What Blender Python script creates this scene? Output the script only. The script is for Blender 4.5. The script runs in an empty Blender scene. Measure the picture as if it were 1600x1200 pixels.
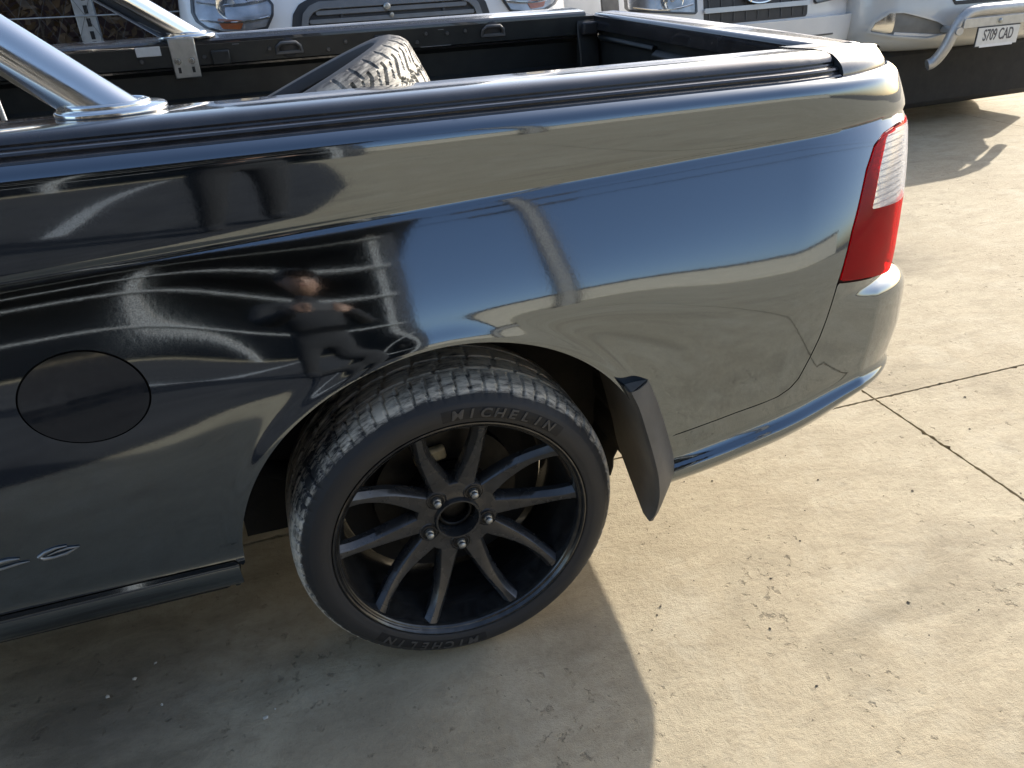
import bpy, bmesh, math, random
import numpy as np
from mathutils import Vector, Matrix
random.seed(7); rng = np.random.default_rng(7)
scene = bpy.context.scene
COL = scene.collection
R = math.radians

# ---------------------------------------------------------------- camera
cam_d = bpy.data.cameras.new('camera'); cam = bpy.data.objects.new('camera', cam_d); COL.objects.link(cam)
CAMP = (-0.2354, -1.1533, 1.31745)
ax_r = Vector((0.950015, -0.309323, -0.042322)); ax_d = Vector((-0.187362, -0.456432, -0.869808)); ax_f = Vector((0.249734, 0.834260, -0.491572))
m = Matrix((ax_r, -ax_d, -ax_f)).transposed().to_4x4(); m.translation = Vector(CAMP)
cam.matrix_world = m
cam_d.sensor_width = 36; cam_d.lens = 36 * 1213.86 / 1600; cam_d.clip_start = 0.01; cam_d.clip_end = 2000
scene.camera = cam
# ---------------------------------------------------------------- sky, sun, exposure
SUN_AZ, SUN_EL = 60.0, 26.0        # azimuth from +Y towards +X
world = bpy.data.worlds.new('World'); scene.world = world; world.use_nodes = True
wn = world.node_tree; bg = wn.nodes['Background']
sky = wn.nodes.new('ShaderNodeTexSky'); sky.sky_type = 'NISHITA'; sky.sun_disc = False
sky.sun_elevation = R(SUN_EL); sky.sun_rotation = R(SUN_AZ); sky.air_density = 0.9; sky.dust_density = 2.0; sky.ozone_density = 0.6
wn.links.new(sky.outputs[0], bg.inputs[0]); bg.inputs[1].default_value = 0.11
sun_d = bpy.data.lights.new('sun', 'SUN'); sun = bpy.data.objects.new('sun', sun_d); COL.objects.link(sun)
sun_d.energy = 2.9; sun_d.angle = R(0.55); sun_d.color = (1.0, 0.93, 0.82)
a, e = R(SUN_AZ), R(SUN_EL)
sdir = Vector((math.sin(a) * math.cos(e), math.cos(a) * math.cos(e), math.sin(e)))
sun.rotation_euler = sdir.to_track_quat('Z', 'Y').to_euler(); sun.location = sdir * 30
vs = scene.view_settings; vs.view_transform = 'Standard'; vs.look = 'None'; vs.exposure = 1.48; vs.gamma = 1.0; vs.use_curve_mapping = False
scene.cycles.max_bounces = 8; scene.cycles.transparent_max_bounces = 8
scene.cycles.use_denoising = True

# ---------------------------------------------------------------- materials
MATS = {}
def mat(name, color, rough=0.5, metal=0.0, coat=0.0, spec=0.5, noise=0.0, nscale=20.0, bump=0.0, bscale=200.0, rnoise=0.0, dust=None, dscale=6.0, damount=0.4):
    if name in MATS: return MATS[name]
    M = bpy.data.materials.new(name); M.use_nodes = True; nt = M.node_tree; b = nt.nodes['Principled BSDF']
    b.inputs['Base Color'].default_value = (*color, 1); b.inputs['Roughness'].default_value = rough
    b.inputs['Metallic'].default_value = metal; b.inputs['Coat Weight'].default_value = coat; b.inputs['Coat Roughness'].default_value = 0.02
    b.inputs['Specular IOR Level'].default_value = spec
    tc = nt.nodes.new('ShaderNodeTexCoord')
    if noise or dust:
        n = nt.nodes.new('ShaderNodeTexNoise'); n.inputs['Scale'].default_value = nscale; n.inputs['Detail'].default_value = 6
        nt.links.new(tc.outputs['Object'], n.inputs['Vector'])
        mr = nt.nodes.new('ShaderNodeMapRange'); mr.inputs[1].default_value = 0.3; mr.inputs[2].default_value = 0.7
        mr.inputs[3].default_value = 1 - noise; mr.inputs[4].default_value = 1 + noise
        nt.links.new(n.outputs[0], mr.inputs[0])
        mx = nt.nodes.new('ShaderNodeVectorMath'); mx.operation = 'SCALE'; mx.inputs[0].default_value = color
        nt.links.new(mr.outputs[0], mx.inputs[3]); out = mx.outputs[0]
        if dust:
            d = nt.nodes.new('ShaderNodeTexNoise'); d.inputs['Scale'].default_value = dscale; d.inputs['Detail'].default_value = 9; d.inputs['Roughness'].default_value = 0.7
            nt.links.new(tc.outputs['Object'], d.inputs['Vector'])
            dr = nt.nodes.new('ShaderNodeMapRange'); dr.inputs[1].default_value = 0.45; dr.inputs[2].default_value = 0.75; dr.inputs[4].default_value = damount
            nt.links.new(d.outputs[0], dr.inputs[0])
            mm = nt.nodes.new('ShaderNodeMix'); mm.data_type = 'RGBA'; mm.inputs[7].default_value = (*dust, 1)
            nt.links.new(dr.outputs[0], mm.inputs[0]); nt.links.new(out, mm.inputs[6]); out = mm.outputs[2]
        nt.links.new(out, b.inputs['Base Color'])
    if rnoise:
        n = nt.nodes.new('ShaderNodeTexNoise'); n.inputs['Scale'].default_value = nscale * 0.6; n.inputs['Detail'].default_value = 8
        nt.links.new(tc.outputs['Object'], n.inputs['Vector'])
        mr = nt.nodes.new('ShaderNodeMapRange'); mr.inputs[1].default_value = 0.35; mr.inputs[2].default_value = 0.7
        mr.inputs[3].default_value = max(0, rough - rnoise); mr.inputs[4].default_value = rough + rnoise
        nt.links.new(n.outputs[0], mr.inputs[0]); nt.links.new(mr.outputs[0], b.inputs['Roughness'])
    if bump:
        n = nt.nodes.new('ShaderNodeTexNoise'); n.inputs['Scale'].default_value = bscale; n.inputs['Detail'].default_value = 4
        nt.links.new(tc.outputs['Object'], n.inputs['Vector'])
        bp = nt.nodes.new('ShaderNodeBump'); bp.inputs['Strength'].default_value = bump; bp.inputs['Distance'].default_value = 0.002
        nt.links.new(n.outputs[0], bp.inputs['Height']); nt.links.new(bp.outputs[0], b.inputs['Normal'])
    MATS[name] = M; return M

paint = mat('dark_metallic_paint', (0.150, 0.179, 0.210), 0.07, 1.0, coat=0.6, noise=0.05, nscale=900, rnoise=0.04, bump=0.012, bscale=130, dust=(0.17, 0.165, 0.155), dscale=4, damount=0.10)
black_plastic = mat('black_plastic', (0.018, 0.018, 0.020), 0.20, coat=0.9, noise=0.25, nscale=30, bump=0.05, bscale=900, rnoise=0.08)
liner_plastic = mat('tray_liner_plastic', (0.012, 0.014, 0.014), 0.42, noise=0.3, nscale=12, bump=0.25, bscale=700, dust=(0.07, 0.07, 0.06), dscale=5, damount=0.35)
black_rubber = mat('flap_plastic', (0.095, 0.090, 0.082), 0.55, noise=0.2, nscale=18, bump=0.2, bscale=600, dust=(0.17, 0.155, 0.13), dscale=7, damount=0.45)
liner_dark = mat('arch_liner', (0.010, 0.010, 0.010), 0.8, noise=0.3, nscale=15, dust=(0.035, 0.032, 0.028), dscale=9, damount=0.5)
chrome = mat('polished_metal', (0.82, 0.82, 0.80), 0.16, 1.0, rnoise=0.05, nscale=40)
steel = mat('zinc_steel', (0.42, 0.43, 0.42), 0.42, 0.9, noise=0.1, nscale=60)
brake_iron = mat('brake_iron', (0.035, 0.034, 0.032), 0.5, 0.8, noise=0.3, nscale=40)
wheel_black = mat('wheel_gunmetal', (0.060, 0.061, 0.063), 0.30, 0.5, coat=0.25, noise=0.2, nscale=40, rnoise=0.12, dust=(0.10, 0.095, 0.085), dscale=16, damount=0.30)
lip_metal = mat('wheel_lip_scuffed', (0.050, 0.050, 0.050), 0.20, 0.7, coat=0.3, noise=0.4, nscale=60, dust=(0.20, 0.195, 0.18), dscale=42, damount=0.30)
white_paint = mat('white_paint', (0.74, 0.75, 0.76), 0.25, coat=0.6, noise=0.03, nscale=4, dust=(0.5, 0.48, 0.44), dscale=3, damount=0.25)
silver_paint = mat('silver_white_paint', (0.60, 0.61, 0.60), 0.28, 0.1, coat=0.6, noise=0.03, nscale=4, dust=(0.42, 0.40, 0.37), dscale=3, damount=0.3)
dark_glass = mat('dark_glass', (0.01, 0.012, 0.013), 0.04, spec=0.6, noise=0.2, nscale=3)
grey_plastic = mat('grey_plastic', (0.10, 0.10, 0.10), 0.45, noise=0.2, nscale=20, bump=0.1)
dark_plastic = mat('dark_plastic', (0.03, 0.03, 0.032), 0.5, noise=0.2, nscale=20)
amber = mat('amber_lens', (0.55, 0.16, 0.05), 0.2, coat=0.5, noise=0.1, nscale=50)
plate_white = mat('plate_white', (0.70, 0.70, 0.68), 0.4, noise=0.06, nscale=30)
plate_ink = mat('plate_ink', (0.08, 0.08, 0.09), 0.5, noise=0.1, nscale=30)
tan = mat('tan_casting', (0.36, 0.30, 0.18), 0.5, noise=0.25, nscale=60)
seam_dark = mat('seam_shadow_gap', (0.012, 0.012, 0.012), 0.7, noise=0.1, nscale=20)

def glassy(name, tint=(1, 1, 1), rough=0.02, mixf=0.75):
    M = bpy.data.materials.new(name); M.use_nodes = True; nt = M.node_tree
    out = nt.nodes['Material Output']; nt.nodes.remove(nt.nodes['Principled BSDF'])
    tr = nt.nodes.new('ShaderNodeBsdfTransparent'); tr.inputs[0].default_value = (*tint, 1)
    gl = nt.nodes.new('ShaderNodeBsdfGlossy'); gl.inputs['Roughness'].default_value = rough
    fr = nt.nodes.new('ShaderNodeFresnel'); fr.inputs[0].default_value = 1.5
    n = nt.nodes.new('ShaderNodeTexNoise'); n.inputs['Scale'].default_value = 30
    ma = nt.nodes.new('ShaderNodeMath'); ma.operation = 'MULTIPLY_ADD'; ma.inputs[1].default_value = 0.03; nt.links.new(n.outputs[0], ma.inputs[0]); nt.links.new(fr.outputs[0], ma.inputs[2])
    mx = nt.nodes.new('ShaderNodeMixShader'); nt.links.new(ma.outputs[0], mx.inputs[0]); nt.links.new(tr.outputs[0], mx.inputs[1]); nt.links.new(gl.outputs[0], mx.inputs[2])
    nt.links.new(mx.outputs[0], out.inputs[0]); return M
clear_glass = glassy('clear_lens')
def lensmat(name, col, trans=0.6):
    M = bpy.data.materials.new(name); M.use_nodes = True; nt = M.node_tree; b = nt.nodes['Principled BSDF']; out = nt.nodes['Material Output']
    b.inputs['Base Color'].default_value = (*col, 1); b.inputs['Roughness'].default_value = 0.08; b.inputs['Coat Weight'].default_value = 1.0
    t = nt.nodes.new('ShaderNodeBsdfTranslucent'); t.inputs[0].default_value = (*col, 1)
    tr = nt.nodes.new('ShaderNodeBsdfTransparent'); tr.inputs[0].default_value = (*[min(1, c * 1.2) for c in col], 1)
    n = nt.nodes.new('ShaderNodeTexWave'); n.inputs['Scale'].default_value = 60; n.inputs['Distortion'].default_value = 0.3; n.bands_direction = 'Z'
    tc = nt.nodes.new('ShaderNodeTexCoord'); nt.links.new(tc.outputs['Object'], n.inputs[0])
    bp = nt.nodes.new('ShaderNodeBump'); bp.inputs['Strength'].default_value = 0.10; bp.inputs['Distance'].default_value = 0.002; nt.links.new(n.outputs[0], bp.inputs['Height']); nt.links.new(bp.outputs[0], b.inputs['Normal'])
    m1 = nt.nodes.new('ShaderNodeMixShader'); m1.inputs[0].default_value = 0.72; nt.links.new(t.outputs[0], m1.inputs[1]); nt.links.new(tr.outputs[0], m1.inputs[2])
    m2 = nt.nodes.new('ShaderNodeMixShader'); m2.inputs[0].default_value = trans; nt.links.new(b.outputs[0], m2.inputs[1]); nt.links.new(m1.outputs[0], m2.inputs[2])
    nt.links.new(m2.outputs[0], out.inputs[0]); return M
red_lens = lensmat('red_lens', (0.85, 0.008, 0.040), 0.85)
clear_lens = lensmat('clear_ribbed_lens', (0.90, 0.90, 0.93), 0.80)

def tyre_mat(name, lo, hi, scuff=(0.30, 0.29, 0.26), amount=0.75, sidec=(0.028, 0.028, 0.029), axis='Y', fullscuff=False):
    M = bpy.data.materials.new(name); M.use_nodes = True; nt = M.node_tree; b = nt.nodes['Principled BSDF']
    b.inputs['Roughness'].default_value = 0.62; b.inputs['Specular IOR Level'].default_value = 0.4
    tc = nt.nodes.new('ShaderNodeTexCoord'); sp = nt.nodes.new('ShaderNodeSeparateXYZ'); nt.links.new(tc.outputs['Object'], sp.inputs[0])
    def mth(op, *ins):
        n = nt.nodes.new('ShaderNodeMath'); n.operation = op
        for i, v in enumerate(ins):
            if isinstance(v, (int, float)): n.inputs[i].default_value = v
            else: nt.links.new(v, n.inputs[i])
        return n.outputs[0]
    rr = mth('SQRT', mth('ADD', mth('MULTIPLY', sp.outputs[0], sp.outputs[0]), mth('MULTIPLY', sp.outputs[2], sp.outputs[2])))
    ang = mth('ARCTAN2', sp.outputs[2], sp.outputs[0])
    cb = nt.nodes.new('ShaderNodeCombineXYZ'); nt.links.new(mth('MULTIPLY', ang, 0.35), cb.inputs[0]); nt.links.new(mth('MULTIPLY', sp.outputs[1], 4.0), cb.inputs[1]); nt.links.new(mth('MULTIPLY', rr, 4.0), cb.inputs[2])
    n1 = nt.nodes.new('ShaderNodeTexNoise'); n1.inputs['Scale'].default_value = 22; n1.inputs['Detail'].default_value = 10; n1.inputs['Roughness'].default_value = 0.72; nt.links.new(cb.outputs[0], n1.inputs['Vector'])
    n2 = nt.nodes.new('ShaderNodeTexNoise'); n2.inputs['Scale'].default_value = 3.0; n2.inputs['Detail'].default_value = 4; nt.links.new(tc.outputs['Object'], n2.inputs['Vector'])
    zone = nt.nodes.new('ShaderNodeMapRange'); zone.inputs[1].default_value = lo; zone.inputs[2].default_value = hi; nt.links.new(mth('ADD', rr, mth('MULTIPLY', mth('SUBTRACT', n1.outputs[0], 0.5), 0.02)), zone.inputs[0])
    th = nt.nodes.new('ShaderNodeMapRange'); th.inputs[1].default_value = 0.42; th.inputs[2].default_value = 0.54; nt.links.new(mth('MULTIPLY_ADD', n2.outputs[0], 0.5, mth('MULTIPLY', n1.outputs[0], 0.5)), th.inputs[0])
    f = mth('MULTIPLY', mth('MULTIPLY', zone.outputs[0], th.outputs[0]), amount)
    mx = nt.nodes.new('ShaderNodeMix'); mx.data_type = 'RGBA'; mx.inputs[6].default_value = (*sidec, 1); mx.inputs[7].default_value = (*scuff, 1)
    nt.links.new(f, mx.inputs[0])
    d2 = nt.nodes.new('ShaderNodeMapRange'); d2.inputs[1].default_value = 0.42; d2.inputs[2].default_value = 0.75; d2.inputs[4].default_value = 0.35; nt.links.new(n2.outputs[0], d2.inputs[0])
    m2 = nt.nodes.new('ShaderNodeMix'); m2.data_type = 'RGBA'; m2.inputs[7].default_value = (0.06, 0.057, 0.052, 1); nt.links.new(d2.outputs[0], m2.inputs[0]); nt.links.new(mx.outputs[2], m2.inputs[6])
    nt.links.new(m2.outputs[2], b.inputs['Base Color'])
    bp = nt.nodes.new('ShaderNodeBump'); bp.inputs['Strength'].default_value = 0.35; bp.inputs['Distance'].default_value = 0.0015; nt.links.new(n1.outputs[0], bp.inputs['Height']); nt.links.new(bp.outputs[0], b.inputs['Normal'])
    return M
tyre_rubber = tyre_mat('worn_tyre_rubber', 0.306, 0.313, (0.78, 0.71, 0.58), 1.0)
spare_rubber = tyre_mat('dusty_spare_rubber', 0.315, 0.345, (0.55, 0.52, 0.45), 1.0, (0.05, 0.05, 0.052))

# ---------------------------------------------------------------- mesh helpers
def prop(o, label=None, cat=None, group=None, kind=None):
    if label: o['label'] = label
    if cat: o['category'] = cat
    if group: o['group'] = group
    if kind: o['kind'] = kind
    return o
def link(name, me, parent=None, loc=None):
    o = bpy.data.objects.new(name, me); COL.objects.link(o)
    if parent is not None: o.parent = parent
    if loc is not None: o.location = loc
    return o
def empty(name, loc=(0, 0, 0), rz=0):
    o = bpy.data.objects.new(name, None); COL.objects.link(o); o.location = loc; o.rotation_euler = (0, 0, rz); o.empty_display_size = 0.1; return o
def mk(name, V, F, m, parent=None, smooth=True, loc=None, bevel=0, recalc=False, flat_angle=None):
    me = bpy.data.meshes.new(name); me.from_pydata([tuple(map(float, v)) for v in V], [], F)
    if recalc:
        bm = bmesh.new(); bm.from_mesh(me); bmesh.ops.remove_doubles(bm, verts=bm.verts, dist=1e-6); bmesh.ops.recalc_face_normals(bm, faces=bm.faces); bm.to_mesh(me); bm.free()
    me.materials.append(m)
    if smooth: me.shade_smooth()
    if flat_angle is not None: me.set_sharp_from_angle(angle=R(flat_angle))
    o = link(name, me, parent, loc)
    if bevel:
        b = o.modifiers.new('bevel', 'BEVEL'); b.width = bevel; b.segments = 2; b.limit_method = 'ANGLE'; b.angle_limit = R(35)
    return o
def box_vf(x0, x1, y0, y1, z0, z1):
    V = [(x, y, z) for z in (z0, z1) for y in (y0, y1) for x in (x0, x1)]
    return V, [(0, 2, 3, 1), (4, 5, 7, 6), (0, 1, 5, 4), (2, 6, 7, 3), (0, 4, 6, 2), (1, 3, 7, 5)]
def box(name, x0, x1, y0, y1, z0, z1, m, parent=None, bevel=0.004, **k):
    V, F = box_vf(x0, x1, y0, y1, z0, z1); return mk(name, V, F, m, parent, smooth=True, bevel=bevel, flat_angle=35, **k)
def extrude_x(name, prof, x0, x1, m, parent=None, n=2, close=True, flat=30, bevel=0, yfun=lambda x, y: y):
    xs = np.linspace(x0, x1, n); V = []; F = []; k = len(prof)
    for x in xs:
        for (y, z) in prof: V.append((x, yfun(x, y), z))
    for i in range(n - 1):
        for j in range(k if close else k - 1):
            j2 = (j + 1) % k; F.append((i * k + j, (i + 1) * k + j, (i + 1) * k + j2, i * k + j2))
    if close: F.append(tuple(range(k))); F.append(tuple((n - 1) * k + j for j in reversed(range(k))))
    return mk(name, V, F, m, parent, recalc=True, flat_angle=flat, bevel=bevel)
def lathe(name, prof, m, parent=None, seg=96, axis='Y', radfun=None, close=False, flat=40, loc=None, caps=False):
    """prof: list of (r, y); revolve around local Y"""
    V = []; F = []; k = len(prof)
    for i in range(seg):
        t = 2 * math.pi * i / seg
        for j, (r, y) in enumerate(prof):
            rr = r if radfun is None else radfun(i, j, r, y)
            V.append((rr * math.cos(t), y, rr * math.sin(t)))
    for i in range(seg):
        i2 = (i + 1) % seg
        for j in range(k if close else k - 1):
            j2 = (j + 1) % k; F.append((i * k + j, i2 * k + j, i2 * k + j2, i * k + j2))
    if caps:
        F.append(tuple(i * k for i in range(seg))); F.append(tuple(i * k + k - 1 for i in reversed(range(seg))))
    return mk(name, V, F, m, parent, recalc=True, flat_angle=flat, loc=loc)
def tube_vf(pts, rad, seg=12, close_ends=True):
    V = []; F = []; n = len(pts); P = [Vector(p) for p in pts]; up = None
    for i, p in enumerate(P):
        d = (P[min(i + 1, n - 1)] - P[max(i - 1, 0)]).normalized()
        if up is None: up = d.orthogonal().normalized()
        up = (up - d * up.dot(d)).normalized(); sd = d.cross(up)
        r = rad[i] if isinstance(rad, (list, tuple)) else rad
        for j in range(seg):
            t = 2 * math.pi * j / seg; V.append(p + (up * math.cos(t) + sd * math.sin(t)) * r)
    for i in range(n - 1):
        for j in range(seg):
            j2 = (j + 1) % seg; F.append((i * seg + j, i * seg + j2, (i + 1) * seg + j2, (i + 1) * seg + j))
    if close_ends: F.append(tuple(reversed(range(seg)))); F.append(tuple((n - 1) * seg + j for j in range(seg)))
    return V, F
def tube(name, pts, rad, m, parent=None, seg=12, **k):
    V, F = tube_vf(pts, rad, seg); return mk(name, V, F, m, parent, flat_angle=50, **k)
def sd_poly(X, Z, poly):
    """signed distance, positive inside"""
    d = np.full(X.shape, 1e9); inside = np.zeros(X.shape, bool); n = len(poly)
    for i in range(n):
        ax, az = poly[i]; bx, bz = poly[(i + 1) % n]; ex, ez = bx - ax, bz - az
        wx, wz = X - ax, Z - az; t = np.clip((wx * ex + wz * ez) / max(ex * ex + ez * ez, 1e-12), 0, 1)
        d = np.minimum(d, (wx - ex * t) ** 2 + (wz - ez * t) ** 2)
        c = ((az <= Z) & (bz > Z)) | ((az > Z) & (bz <= Z))
        with np.errstate(divide='ignore', invalid='ignore'): xi = ax + (Z - az) / (ez if ez else 1e-12) * ex
        inside ^= c & (X < xi)
    d = np.sqrt(d); return np.where(inside, d, -d)
def clip_grid(A, B, Fv):
    """A,B parameter grids, Fv signed field; returns params (list of (a,b)) and faces of the region Fv>=0"""
    n, k = A.shape; ids = -np.ones((n, k), int); P = []; faces = []; ecache = {}
    pos = Fv >= 0
    ii, jj = np.nonzero(pos); ids[ii, jj] = np.arange(len(ii)); P = [(A[i, j], B[i, j]) for i, j in zip(ii, jj)]
    cnt = pos[:-1, :-1].astype(int) + pos[1:, :-1] + pos[1:, 1:] + pos[:-1, 1:]
    for i, j in zip(*np.nonzero(cnt == 4)): faces.append((ids[i, j], ids[i + 1, j], ids[i + 1, j + 1], ids[i, j + 1]))
    def cross(p, q):
        key = (p, q) if p < q else (q, p)
        if key not in ecache:
            fp, fq = Fv[p], Fv[q]; t = fp / (fp - fq); t = min(max(t, 0.02), 0.98)
            P.append((A[p] + (A[q] - A[p]) * t, B[p] + (B[q] - B[p]) * t)); ecache[key] = len(P) - 1
        return ecache[key]
    for i, j in zip(*np.nonzero((cnt > 0) & (cnt < 4))):
        c = [(i, j), (i + 1, j), (i + 1, j + 1), (i, j + 1)]; poly = []
        for a_ in range(4):
            p, q = c[a_], c[(a_ + 1) % 4]
            if pos[p]: poly.append(ids[p])
            if pos[p] != pos[q]: poly.append(cross(p, q))
        if len(poly) >= 3: faces.append(tuple(poly))
    return np.array(P), faces
def patch(name, fun, field, a0, a1, da, b0, b1, db, m, parent=None, thick=0.004, shear=0.0, off=0.0, flip=False, flat=None):
    na, nb = int((a1 - a0) / da) + 1, int((b1 - b0) / db) + 1
    A, B = np.meshgrid(np.linspace(a0, a1, na), np.linspace(b0, b1, nb), indexing='ij'); B = B + shear * A
    P, F = clip_grid(A, B, field(A, B))
    if len(F) == 0: raise RuntimeError('empty patch ' + name)
    V = fun(P[:, 0], P[:, 1])
    if flip: F = [tuple(reversed(f)) for f in F]
    me = bpy.data.meshes.new(name); me.from_pydata(V.tolist(), [], [tuple(int(i) for i in f) for f in F]); me.materials.append(m); me.shade_smooth()
    if flat: me.set_sharp_from_angle(angle=R(flat))
    if off:
        nr = np.zeros(len(me.vertices) * 3); me.vertex_normals.foreach_get('vector', nr); V = V + nr.reshape(-1, 3) * off
        me.vertices.foreach_set('co', V.ravel()); me.update()
    o = link(name, me, parent)
    if thick:
        s = o.modifiers.new('solid', 'SOLIDIFY'); s.thickness = thick; s.offset = -1; s.use_even_offset = False
        es = o.modifiers.new('split', 'EDGE_SPLIT'); es.split_angle = R(48)
    return o
def text_mesh(s, size, extrude=0.001, bold=0.0, xscale=1.0):
    cu = bpy.data.curves.new('t', 'FONT'); cu.body = s; cu.size = size; cu.extrude = extrude; cu.align_x = 'CENTER'; cu.align_y = 'CENTER'; cu.offset = bold
    o = bpy.data.objects.new('t', cu); COL.objects.link(o); bpy.context.view_layer.update()
    dg = bpy.context.evaluated_depsgraph_get(); me = bpy.data.meshes.new_from_object(o.evaluated_get(dg))
    V = [(v.co.x * xscale, v.co.y, v.co.z) for v in me.vertices]; F = [tuple(p.vertices) for p in me.polygons]
    bpy.data.objects.remove(o); bpy.data.curves.remove(cu); bpy.data.meshes.remove(me)
    return V, F

# ---------------------------------------------------------------- ground
def concrete_mat():
    M = bpy.data.materials.new('weathered_concrete'); M.use_nodes = True; nt = M.node_tree; b = nt.nodes['Principled BSDF']
    tc = nt.nodes.new('ShaderNodeTexCoord')
    def noise(s, det=8, ro=0.6, dist=0.0, vec=None):
        n = nt.nodes.new('ShaderNodeTexNoise'); n.inputs['Scale'].default_value = s; n.inputs['Detail'].default_value = det; n.inputs['Roughness'].default_value = ro; n.inputs['Distortion'].default_value = dist
        nt.links.new(vec or tc.outputs['Object'], n.inputs['Vector']); return n.outputs[0]
    def mr(v, a0, a1, b0, b1):
        n = nt.nodes.new('ShaderNodeMapRange'); n.inputs[1].default_value = a0; n.inputs[2].default_value = a1; n.inputs[3].default_value = b0; n.inputs[4].default_value = b1; nt.links.new(v, n.inputs[0]); return n.outputs[0]
    def mix(f, c1, c2):
        n = nt.nodes.new('ShaderNodeMix'); n.data_type = 'RGBA'; nt.links.new(f, n.inputs[0])
        for k, c in ((6, c1), (7, c2)):
            if isinstance(c, tuple): n.inputs[k].default_value = (*c, 1)
            else: nt.links.new(c, n.inputs[k])
        return n.outputs[2]
    mp = nt.nodes.new('ShaderNodeMapping'); mp.inputs['Scale'].default_value = (1.0, 2.2, 1); mp.inputs['Rotation'].default_value = (0, 0, 0.5); nt.links.new(tc.outputs['Object'], mp.inputs[0])
    big = noise(1.1, 6, 0.6, 0.6); med = noise(5.5, 10, 0.68, 0.4, mp.outputs[0]); fine = noise(60, 8, 0.7); tiny = noise(420, 4, 0.6)
    c = mix(mr(big, 0.35, 0.65, 0, 1), (0.40, 0.338, 0.232), (0.45, 0.390, 0.275))
    c = mix(mr(med, 0.42, 0.72, 0, 0.65), c, (0.30, 0.250, 0.168))
    c = mix(mr(noise(2.4, 9, 0.62, 1.2), 0.60, 0.78, 0, 0.55), c, (0.27, 0.235, 0.165))
    c = mix(mr(noise(9, 6, 0.6), 0.57, 0.72, 0, 0.45), c, (0.50, 0.435, 0.305))
    c = mix(mr(fine, 0.50, 0.72, 0, 0.42), c, (0.24, 0.195, 0.13))
    c = mix(mr(noise(170, 5, 0.7), 0.60, 0.70, 0, 0.5), c, (0.15, 0.125, 0.09))
    c = mix(mr(tiny, 0.45, 0.8, 0, 0.22), c, (0.60, 0.53, 0.40))
    # worn pits and dark oily spots
    pm = nt.nodes.new('ShaderNodeMath'); pm.operation = 'MULTIPLY_ADD'; pm.inputs[1].default_value = 0.42; nt.links.new(noise(2.2, 4, 0.6, 0.5), pm.inputs[0]); nt.links.new(noise(34, 6, 0.66), pm.inputs[2])
    pit = mr(pm.outputs[0], 0.845, 0.94, 0, 0.6); c = mix(pit, c, (0.17, 0.145, 0.105))
    c = mix(mr(noise(3.2, 10, 0.72, 0.3), 0.52, 0.66, 0, 0.40), c, (0.52, 0.47, 0.36))
    c = mix(mr(noise(7.5, 10, 0.74, 0.2, mp.outputs[0]), 0.55, 0.68, 0, 0.38), c, (0.25, 0.21, 0.145))
    oil = mr(noise(1.6, 7, 0.6, 0.9, mp.outputs[0]), 0.56, 0.72, 0, 0.42); c = mix(oil, c, (0.17, 0.145, 0.10))
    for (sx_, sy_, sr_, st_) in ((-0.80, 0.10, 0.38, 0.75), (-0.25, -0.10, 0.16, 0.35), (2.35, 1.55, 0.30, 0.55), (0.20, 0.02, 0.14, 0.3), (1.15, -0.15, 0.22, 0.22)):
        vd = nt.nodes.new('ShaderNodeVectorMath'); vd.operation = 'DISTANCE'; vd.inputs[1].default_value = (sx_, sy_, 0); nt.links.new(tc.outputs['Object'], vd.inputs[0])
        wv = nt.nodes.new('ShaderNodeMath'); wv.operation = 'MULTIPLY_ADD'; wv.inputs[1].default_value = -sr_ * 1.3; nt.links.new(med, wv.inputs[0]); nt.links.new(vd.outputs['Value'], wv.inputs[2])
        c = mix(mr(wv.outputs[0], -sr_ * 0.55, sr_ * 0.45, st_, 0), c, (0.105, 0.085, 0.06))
    nt.links.new(c, b.inputs['Base Color']); b.inputs['Roughness'].default_value = 0.85; b.inputs['Specular IOR Level'].default_value = 0.25
    ad = nt.nodes.new('ShaderNodeMath'); ad.operation = 'MULTIPLY_ADD'; ad.inputs[1].default_value = 0.6; nt.links.new(fine, ad.inputs[0]); nt.links.new(med, ad.inputs[2])
    ad2 = nt.nodes.new('ShaderNodeMath'); ad2.operation = 'MULTIPLY_ADD'; ad2.inputs[1].default_value = -1.2; nt.links.new(pit, ad2.inputs[0]); nt.links.new(ad.outputs[0], ad2.inputs[2])
    ad3 = nt.nodes.new('ShaderNodeMath'); ad3.operation = 'MULTIPLY_ADD'; ad3.inputs[1].default_value = 0.25; nt.links.new(tiny, ad3.inputs[0]); nt.links.new(ad2.outputs[0], ad3.inputs[2])
    bp = nt.nodes.new('ShaderNodeBump'); bp.inputs['Strength'].default_value = 0.75; bp.inputs['Distance'].default_value = 0.007; nt.links.new(ad3.outputs[0], bp.inputs['Height']); nt.links.new(bp.outputs[0], b.inputs['Normal'])
    return M
concrete = concrete_mat()
dirt = mat('joint_dirt', (0.085, 0.07, 0.05), 0.9, noise=0.4, nscale=30, bump=0.5, bscale=120)
GZ = -0.012
ground = mk('ground', [(-600, -600, GZ), (600, -600, GZ), (600, 600, GZ), (-600, 600, GZ)], [(0, 1, 2, 3)], dirt, smooth=False); prop(ground, kind='structure')
xj = [-20, -12.9, -9.3, -5.7, -2.1, 1.485, 5.1, 8.7, 12.3, 20]; yj = [-24, -17.4, -13.8, -10.2, -6.6, -3.06, 0.545, 4.2, 7.8, 11.4, 20]
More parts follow.
